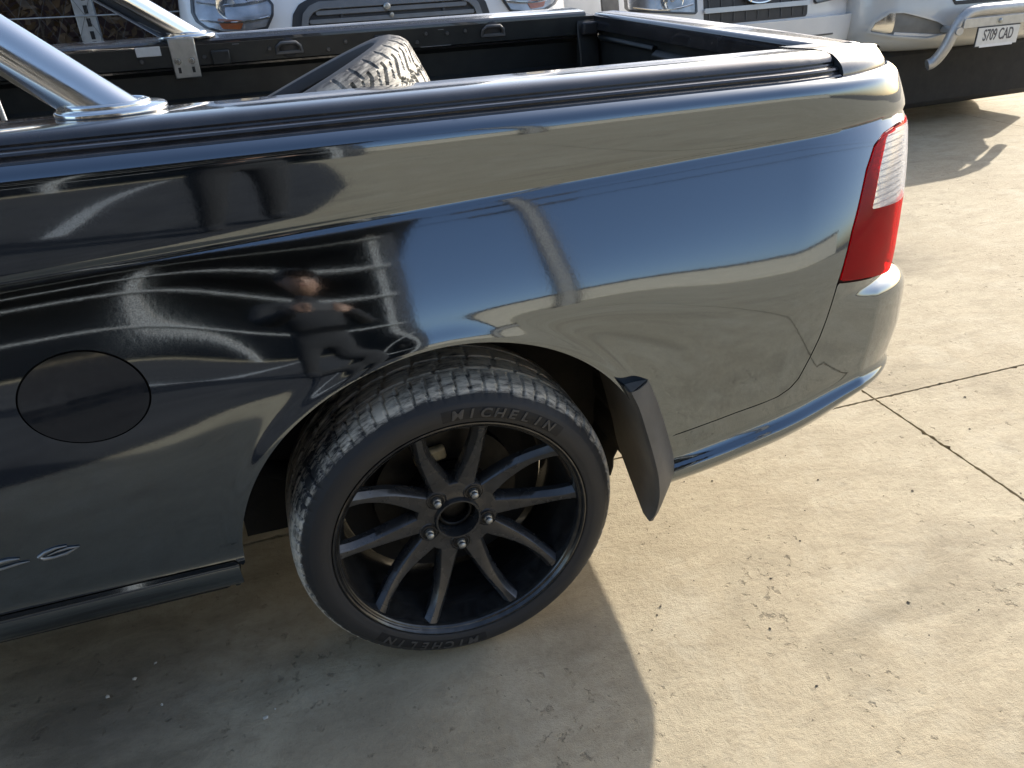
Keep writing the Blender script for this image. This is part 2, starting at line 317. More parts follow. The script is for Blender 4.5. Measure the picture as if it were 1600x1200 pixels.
def edge_pts(p, q, n, amp, seed):
    r = np.random.default_rng(seed); out = []; d = np.array([q[1] - p[1], -(q[0] - p[0])], float); d /= np.hypot(*d)
    w = np.cumsum(r.normal(0, 1, n + 1)); w -= np.linspace(w[0], w[-1], n + 1); w = w / max(np.abs(w).max(), 1e-6) * amp * 0.5 + r.normal(0, amp * 0.35, n + 1); w[0] = w[-1] = 0
    chip = (r.random(n + 1) < 0.05) * r.random(n + 1) * amp * 2.0; chip[0] = chip[-1] = 0
    for i in range(n): t = i / n; out.append((p[0] + (q[0] - p[0]) * t - d[0] * (abs(w[i]) + chip[i]), p[1] + (q[1] - p[1]) * t - d[1] * (abs(w[i]) + chip[i])))
    return out
for ix in range(len(xj) - 1):
    for iy in range(len(yj) - 1):
        near = (-3 < (xj[ix] + xj[ix + 1]) / 2 < 6.0) and (-4 < (yj[iy] + yj[iy + 1]) / 2 < 5)
        g = 0.0028; x0, x1, y0, y1 = xj[ix] + g, xj[ix + 1] - g, yj[iy] + g, yj[iy + 1] - g
        n = 320 if near else 1; amp = 0.0040 if near else 0.0
        cs = [(x0, y0), (x1, y0), (x1, y1), (x0, y1)]; ring = []
        for q in range(4): ring += edge_pts(cs[q], cs[(q + 1) % 4], n, amp, ix * 100 + iy * 10 + q)
        k = len(ring); V = [(x, y, 0.0) for x, y in ring] + [(x, y, -0.0115) for x, y in ring]
        F = [tuple(range(k))] + [(i, i + k, (i + 1) % k + k, (i + 1) % k) for i in range(k)]
        mk('concrete_slab', V, F, concrete, ground, smooth=False)
# ---------------------------------------------------------------- the ute: body surface
ute = empty('ute', (0, 0, 0)); prop(ute, 'dark blue-grey utility truck with black wheels, dark plastic tray and polished sports bar', 'ute')
YC = 0.905
def pchip(xk, yk):
    xk = np.array(xk, float); yk = np.array(yk, float); h = np.diff(xk); dl = np.diff(yk) / h; d = np.zeros_like(yk)
    for i in range(1, len(xk) - 1):
        if dl[i - 1] * dl[i] > 0:
            w1 = 2 * h[i] + h[i - 1]; w2 = h[i] + 2 * h[i - 1]; d[i] = (w1 + w2) / (w1 / dl[i - 1] + w2 / dl[i])
    d[0], d[-1] = dl[0], dl[-1]
    def f(x):
        x = np.clip(np.asarray(x, float), xk[0], xk[-1]); i = np.clip(np.searchsorted(xk, x) - 1, 0, len(h) - 1); t = (x - xk[i]) / h[i]
        return (yk[i] * (1 + 2 * t) * (1 - t) ** 2 + d[i] * h[i] * t * (1 - t) ** 2 + yk[i + 1] * t * t * (3 - 2 * t) + d[i + 1] * h[i] * t * t * (t - 1))
    return f
def smooth_profile(tilts):
    """tilts: list of (w, tilt in degrees); integrates y going down from y0 (tilt>0: leans outwards, y falls)"""
    w = np.array([t[0] for t in tilts]); a = pchip(w, [t[1] for t in tilts]); W = np.linspace(w[0], w[-1], 600)
    Y = -np.concatenate([[0], np.cumsum(np.tan(np.radians(a((W[1:] + W[:-1]) / 2))) * np.diff(W))])
    return lambda q: np.interp(q, W, Y)
Y_CREASE = 0.076
# going DOWN from the top edge (u = distance below z 1.078): shoulder
up_prof = smooth_profile([(0, 72), (0.005, 62), (0.010, 44), (0.016, 24), (0.022, 10), (0.030, 3), (0.045, -1), (0.070, -4), (0.095, -8), (0.106, -14), (0.113, -26), (0.118, -32), (0.15, -32)])
hn_prof = smooth_profile([(0, 35), (0.008, 31), (0.03, 27), (0.07, 25), (0.11, 23), (0.15, 19), (0.18, 13), (0.205, 4), (0.225, -2), (0.26, -7), (0.34, -8), (0.5, -8), (0.8, -8)])
rr_prof = smooth_profile([(0, 35), (0.008, 31), (0.03, 27), (0.07, 25), (0.11, 22.5), (0.16, 18.5), (0.20, 14.5), (0.235, 8), (0.262, 2), (0.30, -2), (0.36, -4), (0.5, -6), (0.62, -8), (0.8, -10)])
ft_prof = smooth_profile([(0, 33), (0.008, 28), (0.03, 22), (0.07, 17.5), (0.11, 13), (0.16, 6), (0.22, 1), (0.30, -2), (0.40, -4), (0.50, -5.5), (0.62, -8), (0.8, -10)])
def zc_of(x): return 0.952 + 0.047 * np.clip(x, -1.6, 0.9)
LIP = pchip([0.20, 0.285, 0.30, 0.318, 0.334, 0.346, 0.358, 0.372, 0.39, 2], [0.06, 0.012, -0.008, -0.020, -0.0245, -0.021, -0.008, -0.001, 0, 0])
def y_side(x, z):
    zc = zc_of(x); H = 1.083 - zc
    u = (1.083 - z) * (0.118 / H); yu = up_prof(u) - up_prof(0.118) + Y_CREASE
    w = zc - z; h = np.exp(-((x - 0.03) / 0.40) ** 4); h = np.where(x > 0.03, np.exp(-((x - 0.03) / 0.40) ** 4), h)
    g_ = 1 / (1 + np.exp(-(x - 0.10) / 0.07)); yl = Y_CREASE + h * hn_prof(w) + (1 - h) * (g_ * rr_prof(w) + (1 - g_) * ft_prof(w))
    y = np.where(z >= zc, yu, yl)
    r = np.hypot(x, z - 0.335); y = y - 0.007 * np.exp(-((r - 0.406) / 0.022) ** 2) * (z > 0.40)
    q = z - 0.23 * np.maximum(0, x - 0.40)
    lip = LIP(q)
    return y + lip * np.clip((np.abs(x) - 0.30) / 0.1, 0, 1) * np.where(x < 0, 0.45, 1.0)
xr_panel = pchip([0.2, 0.6, 0.70, 0.75, 0.80, 0.84, 0.88, 0.93, 0.97, 1.0, 1.03, 1.06, 1.083], [1.014, 1.015, 1.016, 1.0168, 1.0235, 1.0325, 1.0415, 1.0525, 1.059, 1.056, 1.041, 1.023, 1.012])
xr_bump = pchip([0.27, 0.31, 0.35, 0.40, 0.43, 0.46, 0.50, 0.55, 0.60, 0.64, 0.66, 0.674, 0.683, 0.69], [0.93, 0.96, 0.99, 1.015, 1.036, 1.060, 1.075, 1.078, 1.0735, 1.068, 1.060, 1.044, 1.022, 1.000])
CA, CB, CL = 0.35, 0.18, 0.42
def body(s, z, bumper=False):
    s = np.asarray(s, float); z = np.asarray(z, float); xr = (xr_bump if bumper else xr_panel)(z); xe = xr - CA
    th = np.clip((s - xe) / CL, 0, 1) * math.pi / 2; beyond = np.maximum(0, s - xe - CL)
    x = np.where(s < xe, s, xe + CA * np.sin(th)); xs = np.minimum(x, 0.9)
    y = y_side(xs, z) + CB * (1 - np.cos(th)) + beyond
    if bumper:
        tp = np.clip((x - (xr_panel(z) - CA)) / CA, 0, 1); y = y + (CB * (1 - np.sqrt(1 - tp * tp)) - CB * (1 - np.cos(th))) * np.clip((0.90 - x) / 0.13, 0, 1)
    yy = np.clip((y - 0.2) / (YC - 0.2), 0, 1); x = x + 0.05 * (1 - (1 - yy) ** 2) * (beyond > 0)
    return np.stack([x, y, z], -1)
def bump_f(s, z): return body(s, z, True)
def x_of(s, z, bumper=False):
    xr = (xr_bump if bumper else xr_panel)(z); xe = xr - CA
    th = np.clip((s - xe) / CL, 0, 1.0) * math.pi / 2
    return np.where(s < xe, s, xe + CA * np.sin(th) + np.maximum(0, s - xe - CL))
SEAM = [(0.30, 0.42), (0.4513, 0.4408), (0.52, 0.457), (0.5822, 0.4705), (0.64, 0.480), (0.675, 0.4875), (0.702, 0.502), (0.7195, 0.5225), (0.7373, 0.570), (0.750, 0.61), (0.7581, 0.65), (0.764, 0.69), (0.769, 0.7245)]
LIGHT = [(0.771, 0.7240), (0.783, 0.770), (0.7995, 0.819), (0.8285, 0.882), (0.846, 0.9185), (0.8755, 0.957), (0.909, 0.973), (0.959, 0.980), (1.3, 0.985), (1.3, 0.684), (0.95, 0.693), (0.85, 0.712)]
TEND = 1.20            # s where the side bodywork meets the tailgate
PANEL = [(-2.2, 0.3605), (-0.46, 0.3605), (-0.421, 0.3605), (-0.415, 0.35), (-0.30, 0.30), (0.30, 0.30)] + SEAM[1:] + LIGHT[1:9] + [(1.3, 1.2), (-2.2, 1.2)]
FUEL = (-0.562, 0.743, 0.0915, 0.0755)
def f_fuel(s, z): return (1 - np.hypot((s - FUEL[0]) / FUEL[2], (z - FUEL[1]) / FUEL[3])) * 0.08
def f_panel(s, z):
    x = x_of(s, z); f = sd_poly(x, z, PANEL); f = np.minimum(f, np.hypot(x, z - 0.335) - 0.406); f = np.minimum(f, 1.0830 - z); f = np.minimum(f, -(f_fuel(s, z) + 0.0014)); return np.minimum(f, TEND - s)
def f_bump(s, z):
    x = x_of(s, z, True); poly = [(0.405, 0.20)] + [(0.405, 0.426)] + [(a_, b_ - 0.0028) if b_ < 0.483 else (a_ + 0.0028, b_ - 0.0012) for a_, b_ in SEAM[1:]] + [(0.78, 0.7212), (0.85, 0.7090), (0.95, 0.6900), (1.3, 0.681), (3.0, 0.681), (3.0, 0.20)]
    zb = 0.290 + 0.23 * np.maximum(0, np.minimum(x, 0.9) - 0.40)
    return np.minimum(np.minimum(sd_poly(x, z, poly), z - zb), YC - 0.0005 - bump_f(s, z)[..., 1])
def f_sill(s, z): return np.minimum(np.minimum(0.3575 - z, z - 0.29), np.minimum(-0.4175 - s, s + 1.6))
def f_light(s, z): return np.minimum(sd_poly(x_of(s, z), z, LIGHT) - 0.0035, TEND - 0.01 - s)
SH = 0.047
panel = patch('quarter_panel', body, f_panel, -1.6, 1.22, 0.0055, 0.18, 1.17, 0.0036, paint, ute, shear=SH)
panel_far = panel.copy(); COL.objects.link(panel_far); panel_far.parent = ute; panel_far.scale = (1, -1, 1); panel_far.location = (0, 2 * YC, 0)
bumper = patch('rear_bumper', bump_f, f_bump, 0.39, 1.98, 0.0065, 0.10, 0.76, 0.004, paint, ute, shear=0.0)
bumper_far = bumper.copy(); COL.objects.link(bumper_far); bumper_far.parent = ute; bumper_far.scale = (1, -1, 1); bumper_far.location = (0, 2 * YC + 0.002, 0)
sill = patch('side_skirt', body, f_sill, -1.62, -0.40, 0.012, 0.28, 0.40, 0.005, paint, ute)
patch('fuel_door', lambda s, z: body(s, z) - np.stack([0 * s, 0.0012 - 0.0022 * (1 - (1 - np.clip(f_fuel(s, z) / 0.08, 0, 1)) ** 2), 0 * s], -1), lambda s, z: f_fuel(s, z) - 0.0012, -0.67, -0.45, 0.003, 0.65, 0.84, 0.003, mat('fuel_door_paint', (0.090, 0.102, 0.116), 0.10, 1.0, coat=0.5, noise=0.06, nscale=100, rnoise=0.05), ute)
# dark backing behind every seam and the light
patch('inner_structure', lambda s, z: body(s, z) + np.stack([-0.006 * (s > 0.8), np.full_like(s, 0.010), 0 * s], -1), lambda s, z: np.minimum(np.minimum(np.hypot(x_of(s, z), z - 0.335) - 0.415, 1.06 - z), np.minimum(1.19 - s, z - 0.38 - 0.10 * (s > 0.40))), -1.5, 1.22, 0.03, 0.30, 1.08, 0.02, seam_dark, ute, thick=0.003)
# ---- taillight
light = patch('taillight', lambda s, z: body(s, z) + np.stack([-0.022 * (s > 0.85), np.full_like(s, 0.016), 0 * s], -1), lambda s, z: f_light(s, z) + 0.001, 0.74, 1.22, 0.008, 0.66, 1.05, 0.008, mat('light_housing', (0.62, 0.02, 0.04), 0.35, 0.0, noise=0.5, nscale=22), ute, thick=0.003)
light['label'] = 'red and clear wrap-round taillight'
CLR = [(0.915, 0.962), (0.888, 0.917), (0.857, 0.8464), (0.95, 0.840), (1.3, 0.835), (1.3, 1.0), (0.95, 0.985)]
def f_clr(s, z): return np.minimum(sd_poly(x_of(s, z), z, CLR), f_light(s, z) - 0.006)
patch('lamp_cavity', lambda s, z: body(s, z) + np.stack([-0.009 * (s > 0.85), np.full_like(s, 0.005), 0 * s], -1), lambda s, z: np.minimum(np.minimum(f_light(s, z) - 0.012, 0.828 - z), z - 0.745 - 0.10 * (s - 0.88)), 0.74, 1.22, 0.006, 0.66, 0.86, 0.005, mat('cavity_maroon', (0.07, 0.008, 0.012), 0.4, noise=0.3, nscale=30), light, thick=0.002)
patch('red_lens', body, lambda s, z: np.minimum(f_light(s, z), -f_clr(s, z) - 0.0008), 0.74, 1.22, 0.006, 0.66, 1.05, 0.005, red_lens, light, thick=0.003, off=0.0015)
patch('clear_lens', body, f_clr, 0.80, 1.22, 0.005, 0.80, 1.02, 0.004, clear_lens, light, thick=0.003, off=0.0020)
patch('lamp_bowl', lambda s, z: body(s, z) + np.stack([-0.012 * (s > 0.85), np.full_like(s, 0.007), 0 * s], -1), f_clr, 0.80, 1.22, 0.01, 0.80, 1.02, 0.01, mat('bowl_glare_white', (0.85, 0.85, 0.87), 0.15, 0.3, noise=0.05, nscale=20), light, thick=0.002)  # white bowl colour stands in for sun glare in the clear lens
for zz in np.arange(0.848, 0.975, 0.011):
    patch('reflector_rib', lambda s, z: body(s, z) + np.stack([-0.006 * (s > 0.85), 0 * s, 0 * s], -1), lambda s, z, zz=zz: np.minimum(0.0042 - np.abs(z - zz), f_clr(s, z)), 0.82, 1.19, 0.008, zz - 0.006, zz + 0.006, 0.002, chrome, light, thick=0.002)
patch('reflector', lambda s, z: body(s, z) + np.stack([-0.009 * (s > 0.85), np.full_like(s, 0.003), 0 * s], -1), lambda s, z: np.minimum(0.028 - np.hypot(s - 0.98, z - 0.745), f_light(s, z)), 0.92, 1.05, 0.005, 0.70, 0.80, 0.005, chrome, light, thick=0.001)

# ---- tailgate, tray, rails
CENTRE = 2 * YC
def bowx(y): yy = np.clip((np.minimum(y, CENTRE - y) - 0.2) / (YC - 0.2), 0, 1); return 0.05 * (1 - (1 - yy) ** 2)
def tg(y, z): y = np.asarray(y, float); z = np.asarray(z, float); return np.stack([xr_panel(z) + bowx(y), y, z], -1)
tailgate = patch('tailgate', tg, lambda y, z: np.minimum(np.minimum(y - 0.305, CENTRE - 0.305 - y), np.minimum(1.079 - z, z - 0.69)), 0.29, 1.52, 0.02, 0.67, 1.09, 0.012, paint, ute, thick=0.006)
V, F = box_vf(0.925, 0.985, 0.30, CENTRE - 0.30, 0.66, 1.092); mk('tailgate_inner', V, F, liner_plastic, tailgate, bevel=0.006, flat_angle=35)
extr = [(0.90, 1.058), (0.905, 1.103), (0.912, 1.110), (0.965, 1.112), (0.995, 1.107), (1.012, 1.092), (1.012, 1.084), (0.95, 1.078)]
def extrude_y(name, prof, y0, y1, m, parent, n=9, flat=30):
    V = []; F = []; k = len(prof)
    for y in np.linspace(y0, y1, n):
        b_ = float(bowx(y)) * 0.8
        for (x, z) in prof: V.append((x + b_ * (x > 0.93), y, z))
    for i in range(n - 1):
        for j in range(k): j2 = (j + 1) % k; F.append((i * k + j, (i + 1) * k + j, (i + 1) * k + j2, i * k + j2))
    F.append(tuple(range(k))); F.append(tuple((n - 1) * k + j for j in reversed(range(k))))
    return mk(name, V, F, m, parent, recalc=True, flat_angle=flat, bevel=0.003)
extrude_y('tailgate_cap', extr, 0.315, CENTRE - 0.315, black_plastic, tailgate)
extrude_y('tailgate_recess', [(0.917, 0.90), (0.9, 0.915), (0.9, 1.02), (0.917, 1.035), (0.93, 1.0), (0.93, 0.92)], 0.75, 1.06, liner_plastic, tailgate, n=2)
extrude_y('tailgate_ridge', [(0.913, 1.026), (0.906, 1.03), (0.906, 1.036), (0.913, 1.045), (0.93, 1.04), (0.93, 1.03)], 1.07, 1.46, liner_plastic, tailgate, n=2)
for y_, z_ in ((1.30, 1.075), (1.05, 1.078), (0.62, 1.07)):
    lathe('bolt', [(0.0005, -0.004), (0.006, -0.004), (0.008, 0.0), (0.008, 0.004)], steel, tailgate, seg=12, loc=None).matrix_local = Matrix.Translation((0.921, y_, z_)) @ Matrix.Rotation(R(-90), 4, 'Z')
rail_prof = [(0.11, 1.070), (0.096, 1.0740), (0.0900, 1.0785), (0.0890, 1.0825), (0.0910, 1.0855), (0.0985, 1.0872), (0.1015, 1.0890), (0.1005, 1.0925), (0.1035, 1.0958), (0.1110, 1.0978), (0.1175, 1.0988), (0.1195, 1.1012), (0.1187, 1.1050), (0.1230, 1.1105), (0.1320, 1.1155), (0.1450, 1.1182), (0.165, 1.1195), (0.20, 1.1185), (0.25, 1.1155), (0.285, 1.1135), (0.294, 1.108), (0.296, 1.098), (0.294, 1.035), (0.285, 1.035), (0.20, 1.065)]
def plan_y(x, y):
    t = min(max((x - 0.655) / 0.35, 0), 0.995); return y + CB * (1 - math.sqrt(1 - t * t)) * min(1, max(0, (0.22 - y) / 0.10))
rail = extrude_x('tray_rail', rail_prof, -1.02, 0.800, black_plastic, ute, n=80, flat=28, yfun=plan_y)
rail['label'] = 'black ribbed plastic rail capping'
far_rail = extrude_x('tray_rail', [(CENTRE - y, z) for y, z in rail_prof], -1.02, 0.885, black_plastic, ute, n=4, flat=28)
def end_cap(sgn):
    V = []; F = []; n = 22; prof = [(0.0885, 1.0795), (0.0885, 1.088), (0.0950, 1.0985), (0.1080, 1.1085), (0.128, 1.1165), (0.168, 1.1205), (0.20, 1.1205), (0.25, 1.1175), (0.312, 1.1145), (0.312, 1.06), (0.16, 1.06)]
    k = len(prof)
    for i in range(n):
        t = i / (n - 1); x = 0.803 + (0.978 - 0.803) * (1 - (1 - t) ** 1.5); dr = max(0, t - 0.45) / 0.55
        for (y, z) in prof:
            yy = min(plan_y(x, y), 0.30 + 0.01 * (y > 0.3))
            V.append((x - 0.0 * y, yy, z - 0.012 * dr ** 2 * (z > 1.07)))
    for i in range(n - 1):
        for j in range(k): j2 = (j + 1) % k; F.append((i * k + j, (i + 1) * k + j, (i + 1) * k + j2, i * k + j2))
    F.append(tuple(range(k))); F.append(tuple((n - 1) * k + j for j in reversed(range(k))))
    if sgn < 0: V = [(x, CENTRE - y, z) for x, y, z in V]
    return mk('rail_end_cap', V, F, mat('grey_cap_plastic', (0.11, 0.115, 0.12), 0.22, 0.6, coat=0.6, noise=0.1, nscale=30, rnoise=0.06), ute, recalc=True, flat_angle=32, bevel=0.002)
end_cap(1)
# tray walls (inside), floor, bulkhead
wall_prof = [(CENTRE - 0.305, 1.10), (CENTRE - 0.303, 1.045), (CENTRE - 0.287, 1.036), (CENTRE - 0.268, 1.02)]
zz = 0.985
for k_ in range(4): wall_prof += [(CENTRE - 0.266, zz - k_ * 0.03), (CENTRE - 0.277, zz - 0.008 - k_ * 0.03), (CENTRE - 0.277, zz - 0.014 - k_ * 0.03), (CENTRE - 0.266, zz - 0.022 - k_ * 0.03)]
wall_prof += [(CENTRE - 0.262, 0.80), (CENTRE - 0.258, 0.645), (CENTRE - 0.235, 0.645), (CENTRE - 0.235, 1.10)]
wall_prof = [(y, z - 0.035 if 0.8 < z < 1.0 else z) for y, z in wall_prof]
tray_wall = extrude_x('tray_wall', wall_prof, -1.0, 0.93, liner_plastic, ute, n=2, flat=25)
near_wall = extrude_x('tray_wall', [(CENTRE - y, z) for y, z in wall_prof], -1.0, 0.93, liner_plastic, ute, n=2, flat=25)
box('tray_floor', -1.0, 0.93, 0.26, CENTRE - 0.26, 0.615, 0.645, liner_plastic, ute)
box('tray_bulkhead', -1.03, -1.0, 0.16, CENTRE - 0.16, 0.60, 1.10, liner_plastic, ute)
post = extrude_x('corner_post', [(CENTRE - 0.31, 0.66), (CENTRE - 0.37, 0.66), (CENTRE - 0.345, 0.98), (CENTRE - 0.318, 1.06), (CENTRE - 0.31, 1.09)], 0.845, 0.915, liner_plastic, ute, flat=30, bevel=0.01)
box('latch_cover', 0.855, 0.905, CENTRE - 0.352, CENTRE - 0.325, 1.045, 1.085, dark_plastic, post, bevel=0.006)
box('latch_striker', 0.908, 0.922, CENTRE - 0.345, CENTRE - 0.330, 1.035, 1.052, chrome, post, bevel=0.003)
def far_fit(x, z, name, kids):
    o = kids(x, CENTRE - 0.306, z); return o
def tie_down(x, z):
    Y = CENTRE - 0.3045
    V, F = tube_vf([(x - 0.036, Y, z - 0.012), (x - 0.034, Y - 0.006, z + 0.004), (x - 0.022, Y - 0.012, z + 0.014), (x + 0.022, Y - 0.012, z + 0.014), (x + 0.034, Y - 0.006, z + 0.004), (x + 0.036, Y, z - 0.012)], 0.0055, 8)
    o = mk('tie_down_hook', V, F, grey_plastic, ute, flat_angle=50)
    V, F = box_vf(x - 0.04, x + 0.042, Y - 0.005, Y, z - 0.018, z - 0.008); mk('hook_base', V, F, grey_plastic, o, bevel=0.002, flat_angle=30)
    lathe('hook_recess', [(0.0005, -0.002), (0.024, -0.002), (0.028, 0.001)], dark_plastic, o, seg=20).location = (x, Y, z)
    return o
tie_down(-0.098, 1.074); tie_down(0.553, 1.077); tie_down(-1.0 + 0.28, 1.07)
box('stake_socket', -0.325, -0.272, CENTRE - 0.318, CENTRE - 0.304, 1.042, 1.082, liner_plastic, ute, bevel=0.004)
box('stake_socket', 0.165, 0.215, CENTRE - 0.318, CENTRE - 0.304, 1.066, 1.090, liner_plastic, ute, bevel=0.004)
for x_, z_ in ((-0.345, 1.066), (-0.155, 1.075), (0.075, 1.078), (0.02, 1.06), (0.40, 1.08), (0.46, 1.083), (0.33, 1.083), (-0.52, 1.065), (0.30, 1.06)):
    o = lathe('screw', [(0.0005, -0.003), (0.005, -0.003), (0.0065, 0.0), (0.0065, 0.003)], mat('dull_screw', (0.09, 0.09, 0.09), 0.4, 0.5, noise=0.2, nscale=50), tray_wall, seg=10); o.location = (x_, CENTRE - 0.305, z_)
for x_, z_, l_ in ((0.36, 1.045, 0.10), (-0.25, 1.095, 0.02), (0.38, 1.092, 0.018)):
    box('scratch', x_ - l_ / 2, x_ + l_ / 2, CENTRE - 0.3065, CENTRE - 0.3035, z_ - 0.0006, z_ + 0.0006, mat('scratch_grey', (0.3, 0.3, 0.3), 0.6, noise=0.2, nscale=90), tray_wall, bevel=0)
# sticker on the far wall
V, F = box_vf(-0.530, -0.462, CENTRE - 0.3075, CENTRE - 0.3045, 1.078, 1.104)
o = mk('sticker', V, F, mat('white_sticker', (0.62, 0.62, 0.60), 0.5, noise=0.08, nscale=40), ute, bevel=0.0012, flat_angle=40); o['label'] = 'blank white sticker on the far tray wall'

# ---- sports bar
bar = empty('sports_bar'); bar.parent = ute
def oval_tube(pts, ra, rb, seg=28):
    V = []; F = []; n = len(pts); P = [Vector(p) for p in pts]
    for i, p in enumerate(P):
        d = (P[min(i + 1, n - 1)] - P[max(i - 1, 0)]).normalized(); sd = Vector((0, 1, 0)); sd = (sd - d * sd.dot(d)).normalized(); up = d.cross(sd)
        for j in range(seg):
            t = 2 * math.pi * j / seg; V.append(p + up * math.cos(t) * ra + sd * math.sin(t) * rb)
    for i in range(n - 1):
        for j in range(seg):
            j2 = (j + 1) % seg; F.append((i * seg + j, i * seg + j2, (i + 1) * seg + j2, (i + 1) * seg + j))
    return V, F
ra, rb = 0.040, 0.040
nb = Vector((-0.452, 0.238, 1.122)); fb = Vector((-0.392, CENTRE - 0.245, 1.122))
DIRN = Vector((-1.25, 0.55, 0.95)); DIRF = Vector((-1.25, -0.55, 0.95))
pts = [nb - DIRN.normalized() * 0.05] + [nb + DIRN * (0.33 * t) for t in np.linspace(0, 1, 8)]
top_n, top_f = nb + DIRN * 0.33, fb + DIRF * 0.33
mid = [top_n + Vector((-0.06, 0.08, 0.035)), Vector(((top_n.x + top_f.x) / 2 - 0.09, YC, top_n.z + 0.05)), top_f + Vector((-0.06, -0.08, 0.035))]
pts += mid + [fb + DIRF * (0.33 * t) for t in np.linspace(1, 0, 8)] + [fb - DIRF.normalized() * 0.05]
# keep the leg above its flange only
pts = [p for p in pts if p.z > 1.118]; pts = [nb - DIRN * 0.05] + pts[0:] + [fb - DIRF * 0.05]
V, F = oval_tube(pts, ra, rb); o = mk('hoop', V, F, chrome, bar, flat_angle=60)
for c_, s_ in ((nb, 1), (fb, -1)):
    V = []; F = []; seg = 40
    for (sc, dz) in ((0.96, -0.0035), (1.0, 0.0), (1.0, 0.005), (0.965, 0.008), (0.55, 0.010)):
        for j in range(seg): t = 2 * math.pi * j / seg; V.append((c_.x + 0.008 + 0.082 * sc * math.copysign(abs(math.cos(t)) ** 0.85, math.cos(t)), c_.y + 0.066 * sc * math.sin(t), 1.1195 + dz))
    for i in range(4):
        for j in range(seg): j2 = (j + 1) % seg; F.append((i * seg + j, i * seg + j2, (i + 1) * seg + j2, (i + 1) * seg + j))
    F.append(tuple(reversed(range(seg)))); F.append(tuple(4 * seg + j for j in range(seg)))
    mk('mounting_flange', V, F, chrome, bar, flat_angle=60)
    tube('flange_weld', [(c_.x + 0.004 + 0.058 * math.cos(t), c_.y + 0.0425 * math.sin(t), 1.1305) for t in np.linspace(0, 2 * math.pi, 30)], 0.005, chrome, bar, seg=8)
# clamp bracket below the far flange
br = prop(box('clamp_bracket', -0.437, -0.364, CENTRE - 0.3115, CENTRE - 0.3055, 1.012, 1.122, steel, ute, bevel=0.0))
bv = br.modifiers.new('bevel', 'BEVEL'); bv.width = 0.008; bv.segments = 3; bv.limit_method = 'ANGLE'; bv.angle_limit = R(80); br['label'] = 'grey steel clamp bracket with two bolts'
for x_ in (-0.421, -0.382):
    o = lathe('bolt', [(0.0005, -0.008), (0.0055, -0.008), (0.0065, -0.006), (0.0068, -0.002), (0.0095, -0.002), (0.0098, 0.0)], chrome, br, seg=14); o.location = (x_, CENTRE - 0.3115, 1.060)
    box('slot', x_ - 0.004, x_ + 0.004, CENTRE - 0.3122, CENTRE - 0.311, 1.027, 1.043, seam_dark, br, bevel=0.0)

# ---- underbody, arch liner, flaps
V = []; F = []; ths = np.radians(np.linspace(-24, 160 + 45, 70)); ys_ = [-0.012, 0.03, 0.12, 0.22, 0.36]
for t in ths:
    for k_, y_ in enumerate(ys_):
        rr_ = 0.412 + 0.012 * (k_ > 0) + 0.004 * math.sin(t * 40) * (k_ > 1); tt = t
        xx, zz_ = rr_ * math.cos(tt), 0.335 + rr_ * math.sin(tt)
        V.append((xx, y_ if k_ > 1 else (0.028 if k_ else 0.0) + float(y_side(np.array([xx]), np.array([max(zz_, 0.40)]))[0]) + 0.008, zz_))
kk = len(ys_)
# rear end of the liner stops above the flap's inner foot
for i in range(len(ths) - 1):
    for j in range(kk - 1):
        if ths[i] < R((4, 0, -10, -20)[j]) or ths[i] > R((178, 178, 178, 178)[j]): continue
        F.append((i * kk + j, (i + 1) * kk + j, (i + 1) * kk + j + 1, i * kk + j + 1))
o = mk('arch_liner', V, F, liner_dark, ute); s = o.modifiers.new('solid', 'SOLIDIFY'); s.thickness = 0.004
wing = [(-0.43, 0.17), (-0.27, 0.17), (-0.25, 0.19), (0.24, 0.19), (0.27, 0.20), (0.44, 0.25), (0.44, 0.79), (-0.43, 0.79)]; k = len(wing)
mk('inner_wing_blocker', [(x, 0.352, z) for x, z in wing] + [(x, 0.362, z) for x, z in wing], [tuple(range(k)), tuple(reversed(range(k, 2 * k)))] + [(i, i + k, (i + 1) % k + k, (i + 1) % k) for i in range(k)], liner_dark, ute, recalc=True, smooth=False)  # lower edge brought down to hide sunlit ground where shade belongs
box('muffler', 0.28, 0.74, 0.86, 1.50, 0.25, 0.46, liner_dark, ute, bevel=0.06)
box('fuel_tank', -0.95, -0.30, 0.50, 1.40, 0.22, 0.50, liner_dark, ute, bevel=0.04)
box('front_liner_wall', -0.440, -0.428, 0.075, 0.35, 0.27, 0.60, liner_dark, ute)
box('floor_pan', -1.6, -0.44, 0.10, CENTRE - 0.10, 0.24, 0.60, liner_dark, ute, bevel=0.02)
box('chassis_rail', -0.44, 0.95, 0.42, 0.50, 0.46, 0.58, liner_dark, ute, bevel=0.01)
box('chassis_rail', -0.44, 0.95, CENTRE - 0.50, CENTRE - 0.42, 0.46, 0.58, liner_dark, ute, bevel=0.01)
tube('rear_axle', [(0, 0.24, 0.325), (0, 0.7, 0.325), (0, 0.82, 0.325), (0, 0.99, 0.325), (0, 1.1, 0.325), (0, CENTRE - 0.24, 0.325)], [0.05, 0.05, 0.13, 0.13, 0.05, 0.05], liner_dark, ute, seg=16)
tube('shock_absorber', [(0.10, 0.30, 0.28), (0.02, 0.36, 0.60)], 0.028, liner_dark, ute)
tube('control_arm', [(-0.02, 0.24, 0.24), (-0.42, 0.38, 0.36)], 0.022, liner_dark, ute)
